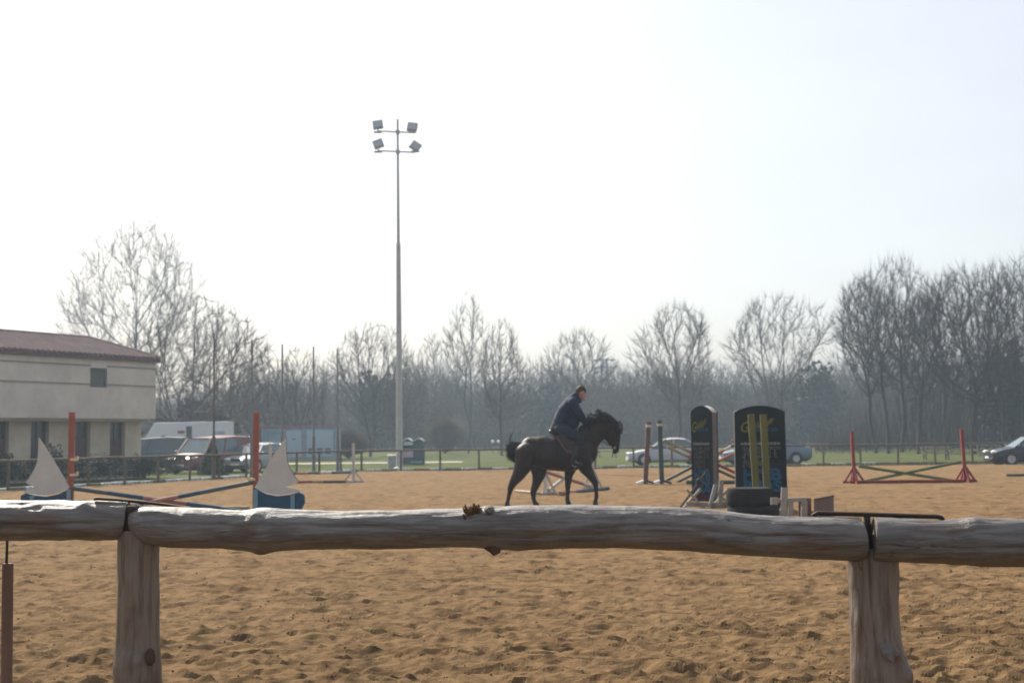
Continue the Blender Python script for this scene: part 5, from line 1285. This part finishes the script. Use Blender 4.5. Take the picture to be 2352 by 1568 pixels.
# ================================================================== LOG RAIL FENCE IN FRONT
YF = 5.45; u6 = YF/F
def wood_log(name, c1, c2, c3, stretch, seed):
    m = bpy.data.materials.new(name); m.use_nodes = True; n = m.node_tree; b = n.nodes['Principled BSDF']; b.inputs['Roughness'].default_value = .50; b.inputs['Specular IOR Level'].default_value = .7
    t = n.nodes.new('ShaderNodeTexCoord'); p = n.nodes.new('ShaderNodeMapping'); p.inputs['Scale'].default_value = stretch; p.inputs['Location'].default_value = (seed, seed*2, 0)
    n.links.new(t.outputs['Object'], p.inputs['Vector'])
    def noise(sc, det=6, src=p, ro=.6):
        z = n.nodes.new('ShaderNodeTexNoise'); z.inputs['Scale'].default_value = sc; z.inputs['Detail'].default_value = det; z.inputs['Roughness'].default_value = ro
        n.links.new(src.outputs[0], z.inputs['Vector']); return z.outputs['Fac']
    def mr(x, a, b_): r = n.nodes.new('ShaderNodeMapRange'); r.inputs['From Min'].default_value = a; r.inputs['From Max'].default_value = b_; n.links.new(x, r.inputs['Value']); return r.outputs[0]
    def mix(f, a, b_):
        x = n.nodes.new('ShaderNodeMixRGB')
        for i, v in (('Fac', f), ('Color1', a), ('Color2', b_)):
            if isinstance(v, tuple): x.inputs[i].default_value = (*v, 1)
            else: n.links.new(v, x.inputs[i])
        return x.outputs[0]
    p2 = n.nodes.new('ShaderNodeMapping'); p2.inputs['Scale'].default_value = tuple(.35+.65*q_ for q_ in stretch); n.links.new(t.outputs['Object'], p2.inputs['Vector'])
    grain = noise(42, 8); big = noise(3.4, 4, p2); spots = noise(9, 3, p2)
    c = mix(mr(big, .42, .60), c1, c2); c = mix(mr(spots, .55, .68), c, c3)
    gcol = n.nodes.new('ShaderNodeMixRGB'); gcol.blend_type = 'MULTIPLY'; gcol.inputs['Color2'].default_value = (.56, .53, .50, 1); n.links.new(mr(grain, .47, .60), gcol.inputs['Fac']); n.links.new(c, gcol.inputs['Color1'])
    # long drying cracks
    cr = mr(noise(14, 2, p, .4), .492, .503); cr2 = n.nodes.new('ShaderNodeMath'); cr2.operation = 'SUBTRACT'; cr2.inputs[1].default_value = .5; n.links.new(cr, cr2.inputs[0])
    ab = n.nodes.new('ShaderNodeMath'); ab.operation = 'ABSOLUTE'; n.links.new(cr2.outputs[0], ab.inputs[0])
    crk = mr(ab.outputs[0], .30, .10); msk = mr(noise(2.3, 2, p2), .58, .64)
    mm = n.nodes.new('ShaderNodeMath'); mm.operation = 'MULTIPLY'; n.links.new(crk, mm.inputs[0]); n.links.new(msk, mm.inputs[1])
    fin = mix(mm.outputs[0], gcol.outputs[0], (.06, .045, .035)); n.links.new(fin, b.inputs['Base Color'])
    h = n.nodes.new('ShaderNodeMath'); h.operation = 'MULTIPLY_ADD'; n.links.new(mm.outputs[0], h.inputs[0]); h.inputs[1].default_value = -1.2; n.links.new(grain, h.inputs[2])
    bp = n.nodes.new('ShaderNodeBump'); bp.inputs['Distance'].default_value = .014; n.links.new(h.outputs[0], bp.inputs['Height']); n.links.new(bp.outputs[0], b.inputs['Normal'])
    return m
rail_m = wood_log('weathered_rail', (.150, .140, .137), (.100, .088, .079), (.095, .060, .043), (.10, 1, 1), 3.0)
post_m = wood_log('weathered_post', (.165, .128, .098), (.118, .082, .058), (.115, .062, .042), (1, 1, .09), 7.0)
end_m = M('cut_wood_end', (.12, .10, .08), .9, rgb2=(.06, .05, .04), scale=30)

def log_mesh(name, prof, Y, mat, parent, loc, vertical=False, nseg=260, n=72, knots=(), seed=0, end_shape=None, ys=1.0, cracks=()):
    """prof: list of (t, lowpx, highpx): the two silhouettes in 2352-px picture units; a lumpy solid log of circular section"""
    ts = np.array([p[0] for p in prof], float); a = np.array([p[1] for p in prof], float); b_ = np.array([p[2] for p in prof], float)
    T = np.linspace(ts[0], ts[-1], nseg)
    # smooth interpolation
    def itp(v):
        y = np.interp(T, ts, v); k = max(3, nseg//45); ker = np.hanning(2*k+3)[1:-1]; ker /= ker.sum(); yp = np.pad(y, k, mode='edge'); return np.convolve(yp, ker, 'valid')[:len(T)] if len(ker) == 2*k+1 else y
    lo, hi = itp(a), itp(b_)
    V = []; rng = np.random.RandomState(seed); ph = rng.rand(6)*6.28
    TT, KK = np.meshgrid(T, np.arange(n)/n, indexing='ij'); tri_ = np.abs(KK*2-1)
    gn = vnoise(TT/46+seed*9, tri_*9+seed)*.8+vnoise(TT/30+seed*5, tri_*26+3)*.5+vnoise(TT/7+seed, tri_*14)*.22
    for i, t in enumerate(T):
        if vertical: p0 = at(lo[i], t, Y); p1 = at(hi[i], t, Y)
        else: p0 = at(t, lo[i], Y); p1 = at(t, hi[i], Y)
        c = (p0+p1)/2; r = (p1-p0).length/2
        for k in range(n):
            th_ = 2*math.pi*k/n; s_ = t/60.
            lump = 1+.030*math.sin(2*th_+s_*.7+ph[0])*math.sin(s_*.35+ph[1])+.016*math.sin(3*th_-s_*1.1+ph[2])+.010*math.sin(7*th_+s_*.4+ph[3])+.006*math.sin(13*th_+s_*2.1+ph[4])
            cs, sn = math.cos(th_), math.sin(th_)
            rr = r*lump+.0052*gn[i, k]
            for c0, c1, cth, cw in cracks:
                if c0 < t < c1:
                    e_ = (th_-(cth+.05*math.sin(t/70.+seed)+.02*math.sin(t/17.))+math.pi) % (2*math.pi)-math.pi
                    rr -= cw*math.exp(-(e_/.055)**2)*min(1, (t-c0)/30, (c1-t)/30)
            if vertical: q_ = [c.x+cs*rr, c.y+sn*rr*ys, c.z]
            else: q_ = [c.x, c.y+cs*rr*ys, c.z+sn*rr]
            for kt, kth, kr, kh in knots:
                dt = (t-kt)/kr; da = (th_-kth+math.pi) % (2*math.pi)-math.pi; g = math.exp(-(dt*dt)-(da*da)*(r/u6/kr)**2)
                if vertical: q_[0] += cs*kh*u6*g; q_[1] += sn*kh*u6*g
                else: q_[1] += cs*kh*u6*g; q_[2] += sn*kh*u6*g
            if end_shape: q_[0] += end_shape(i, nseg, th_)*u6
            V.append((q_[0]-loc[0], q_[1]-loc[1], q_[2]-loc[2]))
    V = np.array(V); m_ = len(T); idx = np.arange(m_*n).reshape(m_, n); nx_ = np.roll(idx, -1, 1)
    Fc = np.stack([idx[:-1], nx_[:-1], nx_[1:], idx[1:]], -1).reshape(-1, 4)
    me = bpy.data.meshes.new(name); fl = [tuple(f) for f in Fc.tolist()]+[tuple(range(n-1, -1, -1)), tuple(int(x) for x in idx[-1])]
    me.from_pydata(V.tolist(), [], fl); me.materials.append(mat); me.materials.append(end_m)
    me.polygons.foreach_set('use_smooth', [True]*(len(fl)-2)+[False]*2)
    mi = [0]*(len(fl)-2)+[1, 1]; me.polygons.foreach_set('material_index', mi)
    bm = bmesh.new(); bm.from_mesh(me); bmesh.ops.recalc_face_normals(bm, faces=bm.faces); bm.to_mesh(me); bm.free(); me.update()
    o = bpy.data.objects.new(name, me); C.objects.link(o); o.parent = parent
    return o
gy = gnd(1176, 1500).y
fl_ = Vector((at(318, 1200, YF).x, YF, 0))
lf = thing('log_fence', 'weathered round log fence with two posts right in front of the camera', 'fence', fl_)
FR = 1.5*math.pi; BK = .5*math.pi
# th=0 points away (+Y) in the rails, top is th=pi/2, towards the camera th=pi, underside 3pi/2
log_mesh('rail', [(-420, 1238, 1146), (-60, 1238, 1148), (8, 1240, 1149), (120, 1241, 1149), (200, 1242, 1150), (262, 1240, 1151), (297, 1236, 1152)], YF+.015, rail_m, lf, fl_, seed=1, cracks=((-50, 250, 3.25, .009),),
         knots=((200, 2.2, 12, 7), (130, 1.3, 10, 3)), end_shape=lambda i, n_, th_: (6*math.sin(th_)-10*abs(math.cos(th_*.5)))*max(0, (i-n_*.93)/(n_*.07)))
log_mesh('rail', [(300, 1206, 1176), (306, 1226, 1164), (322, 1246, 1161), (372, 1258, 1162), (500, 1258, 1167), (560, 1262, 1172), (590, 1268, 1165), (610, 1268, 1164), (650, 1264, 1168), (760, 1262, 1172), (900, 1259, 1172),
                  (1060, 1257, 1168), (1100, 1258, 1164), (1135, 1262, 1162), (1300, 1257, 1160), (1450, 1259, 1161), (1560, 1262, 1163), (1650, 1271, 1171), (1720, 1277, 1180), (1850, 1284, 1186), (1900, 1286, 1184), (1984, 1289, 1190)],
         YF-.01, rail_m, lf, fl_, seed=2, nseg=520, cracks=((372, 900, 2.86, .010), (960, 1400, 3.5, .007), (1480, 1960, 3.0, .009)), knots=((590, 2.4, 14, 8), (600, 4.5, 20, 8), (1136, 4.4, 9, 12), (1123, 1.9, 7, 7), (1190, 3.9, 34, 5), (1560, 3.6, 30, -3), (820, 3.9, 26, -3), (1700, 3.2, 22, 3)),
         end_shape=lambda i, n_, th_: -8*max(0, math.sin(th_))*max(0, (i-n_*.985)/(n_*.015)))
log_mesh('rail', [(2001, 1287, 1191), (2060, 1290, 1190), (2100, 1291, 1191), (2160, 1293, 1193), (2200, 1301, 1192), (2240, 1303, 1188), (2300, 1302, 1189), (2360, 1302, 1193), (2700, 1310, 1200)], YF-.03, rail_m, lf, fl_, seed=3, cracks=((2100, 2340, 3.3, .009), (2010, 2200, 2.7, .006)),
         knots=((2230, 1.9, 26, 6), (2215, 4.6, 26, -5), (2300, 3.4, 18, 4), (2080, 3.1, 20, -2)), end_shape=lambda i, n_, th_: 8*max(0, math.sin(th_))*max(0, (n_*.02-i)/(n_*.02)))
# posts (vertical logs); the camera side is th = 3pi/2
log_mesh('post', [(1216, 271, 366), (1226, 270, 366), (1300, 271, 363), (1400, 271, 363), (1480, 270, 365), (1510, 264, 368), (1540, 262, 370), (1568, 264, 371), (1800, 262, 374), (2560, 262, 374)], YF+.035, post_m, lf, fl_, vertical=True, seed=4, nseg=360, cracks=((1240, 1560, 4.45, .006),),
         knots=((1510, 4.95, 16, 5),))
log_mesh('post', [(1256, 1944, 2056), (1266, 1945, 2059), (1300, 1947, 2062), (1400, 1950, 2064), (1450, 1952, 2068), (1500, 1954, 2078), (1540, 1955, 2089), (1568, 1955, 2091), (1800, 1950, 2095), (2560, 1950, 2096)], YF+.04, post_m, lf, fl_, vertical=True, seed=5, nseg=360, cracks=((1262, 2400, 4.40, .013), (1290, 1500, 5.05, .008)),
         knots=((1492, 5.1, 13, 11), (1545, 5.7, 26, 9)))
for v0, v1, zt_, lab in ((262, 372, 1228, 0), (1940, 2060, 1268, 0)): pass
# dark fillers at the saddle notches, shade of the joint gaps in their colour
nm = M('notch_shade', (.05, .04, .033), .95, var=.3, scale=12)
p = at(306, 1190, YF); MB().box((p.x-fl_.x, .005, p.z), (.062, .09, .105)).build('notch_filler', nm, lf, bevel=.02)
p = at(1993, 1240, YF); MB().tube([(p.x-fl_.x, .0, p.z+.10), (p.x-fl_.x, .0, p.z-.06)], [.012, .02], 8).build('notch_filler', nm, lf)
# tree ring knot faces on the posts
kn = M('knot_brown', (.075, .045, .032), .85, rgb2=(.05, .03, .022), scale=30)
def blob(name, vx, vy, dy, r, m, seed, spiky=0.):
    c = at(vx, vy, YF+dy)-fl_; rg = random.Random(seed); mb = MB(); mb.ell((0, 0, 0), r, 18, 12)
    mb.v = [tuple(Vector(v)*(1+rg.uniform(-spiky, spiky))+c) for v in mb.v]; return mb.build(name, m, lf, 'auto')
blob('knot', 345, 1508, -.05, (.020, .010, .032), kn, 1, .08)
# broken branch stub on the middle rail: ragged fibres
rg = random.Random(4); c = at(1083, 1174, YF-.04)-fl_
mb = MB()
mb.ell(c, (.034, .032, .026), 10, 8)
for k in range(46):
    a = rg.uniform(-.035, .035); d = Vector((rg.gauss(0, .35), rg.gauss(0, .5)-.1, rg.uniform(.35, 1.0))).normalized(); s0 = c+Vector((a, rg.uniform(-.03, .02), rg.uniform(-.028, .01)))
    L = rg.uniform(.016, .040)*(1.25-abs(a)*20); mb.tube([s0, s0+d*L*.6, s0+d*L], [.0065, .005, .001], 4)
mb.build('branch_stub', M('broken_wood', (.16, .085, .035), .9, rgb2=(.05, .03, .02), scale=40), lf)
c = at(1123, 1172, YF-.068)-fl_; mb = MB(); mb.tube([c+Vector((0, .03, 0)), c, c+Vector((.003, -.012, .003))], [.020, .017, .010], 12); mb.build('branch_stub', M('stub_grey', (.15, .13, .12), .9, scale=30), lf, 'auto')
c = at(1136, 1266, YF-.04)-fl_; mb = MB(); mb.tube([c+Vector((-.01, .02, .035)), c+Vector((0, 0, .01)), c+Vector((.008, -.004, -.010))], [.045, .026, .014], 12); mb.build('branch_stub', kn, lf, 'auto')
c = at(2040, 1500, YF-.09)-fl_; mb = MB(); mb.tube([c+Vector((-.015, .03, .03)), c+Vector((0, 0, .0)), c+Vector((.015, -.012, -.03))], [.016, .022, .006], 10, flat=(1, .7)); mb.build('branch_stub', M('stub_grey', (.15, .13, .12), .9), lf, 'auto')
# bent iron bars pinned over the rail joints
iron = M('rusty_iron', (.028, .020, .016), .7, rgb2=(.045, .028, .018), scale=30, metal=.2)
def bar(label, pts, Y, r):
    P = [at(x, y, Y) for x, y in pts]; mb = MB(); dense = []; rs = []
    for i in range(len(P)-1):
        n_ = max(2, int((P[i+1]-P[i]).length/.006))
        for k in range(n_): dense.append(P[i].lerp(P[i+1], k/n_)); rs.append(r*(1.12 if len(dense) % 2 else .94))
    dense.append(P[-1]); rs.append(r)
    L0 = P[0]; mb.tube([p_-L0 for p_ in dense], rs, 8); return tag(mb.build('iron_bar', iron, None, 'auto', loc=L0), label, 'iron bar')
bar('smooth bent iron bar lying over the left rail joint', [(216, 1146), (222, 1144.5), (262, 1147), (320, 1152), (380, 1159), (430, 1166), (441, 1170)], YF-.0, .0055)
bar('ribbed bent iron bar bridging the right rail joint', [(1866, 1192), (1868, 1183), (1878, 1178), (1930, 1179.5), (2010, 1181.5), (2100, 1184.5), (2150, 1186), (2162, 1188), (2169, 1198)], YF-.005, .0085)
# short stake with an iron rod at the left edge
p = at(18, 1293, YF+.5); pg = Vector((p.x, YF+.5, 0))
t = thing('stake', 'short brown wooden stake with an iron rod on top at the left edge', 'stake', pg)
MB().tube([(0, 0, -.05), (0, 0, p.z*.5), (.0, 0, p.z)], [.026, .024, .023], 12).build('stake_body', M('brown_stake', (.17, .10, .07), .9, rgb2=(.11, .065, .05), scale=14, stretch=(1, 1, .15)), t, 'auto')
zt = at(15, 1236, YF+.5).z
MB().tube([(-.006, 0, p.z-.02), (-.004, 0, zt)], .006, 8).build('rod', iron, t)

# ================================================================== HAZE
mb = MB(); mb.box((0, 158, 15.5), (480, 390, 34)); hzo = mb.build('haze', [], None)
hm = bpy.data.materials.new('haze_air'); hm.use_nodes = True; n = hm.node_tree; n.nodes.remove(n.nodes['Principled BSDF'])
pv = n.nodes.new('ShaderNodeVolumePrincipled'); pv.inputs['Density'].default_value = .00065; pv.inputs['Color'].default_value = (.66, .82, 1.0, 1); pv.inputs['Anisotropy'].default_value = .35
n.links.new(pv.outputs[0], n.nodes['Material Output'].inputs['Volume']); pv.inputs['Density Attribute'].default_value = ''; hm.cycles.homogeneous_volume = True; hzo.data.materials.append(hm); tag(hzo, kind='stuff')
import sys
print('tris', sum(sum(len(p.vertices)-2 for p in m.polygons) if len(m.polygons) < 50000 else len(m.polygons)*2 for m in bpy.data.meshes))
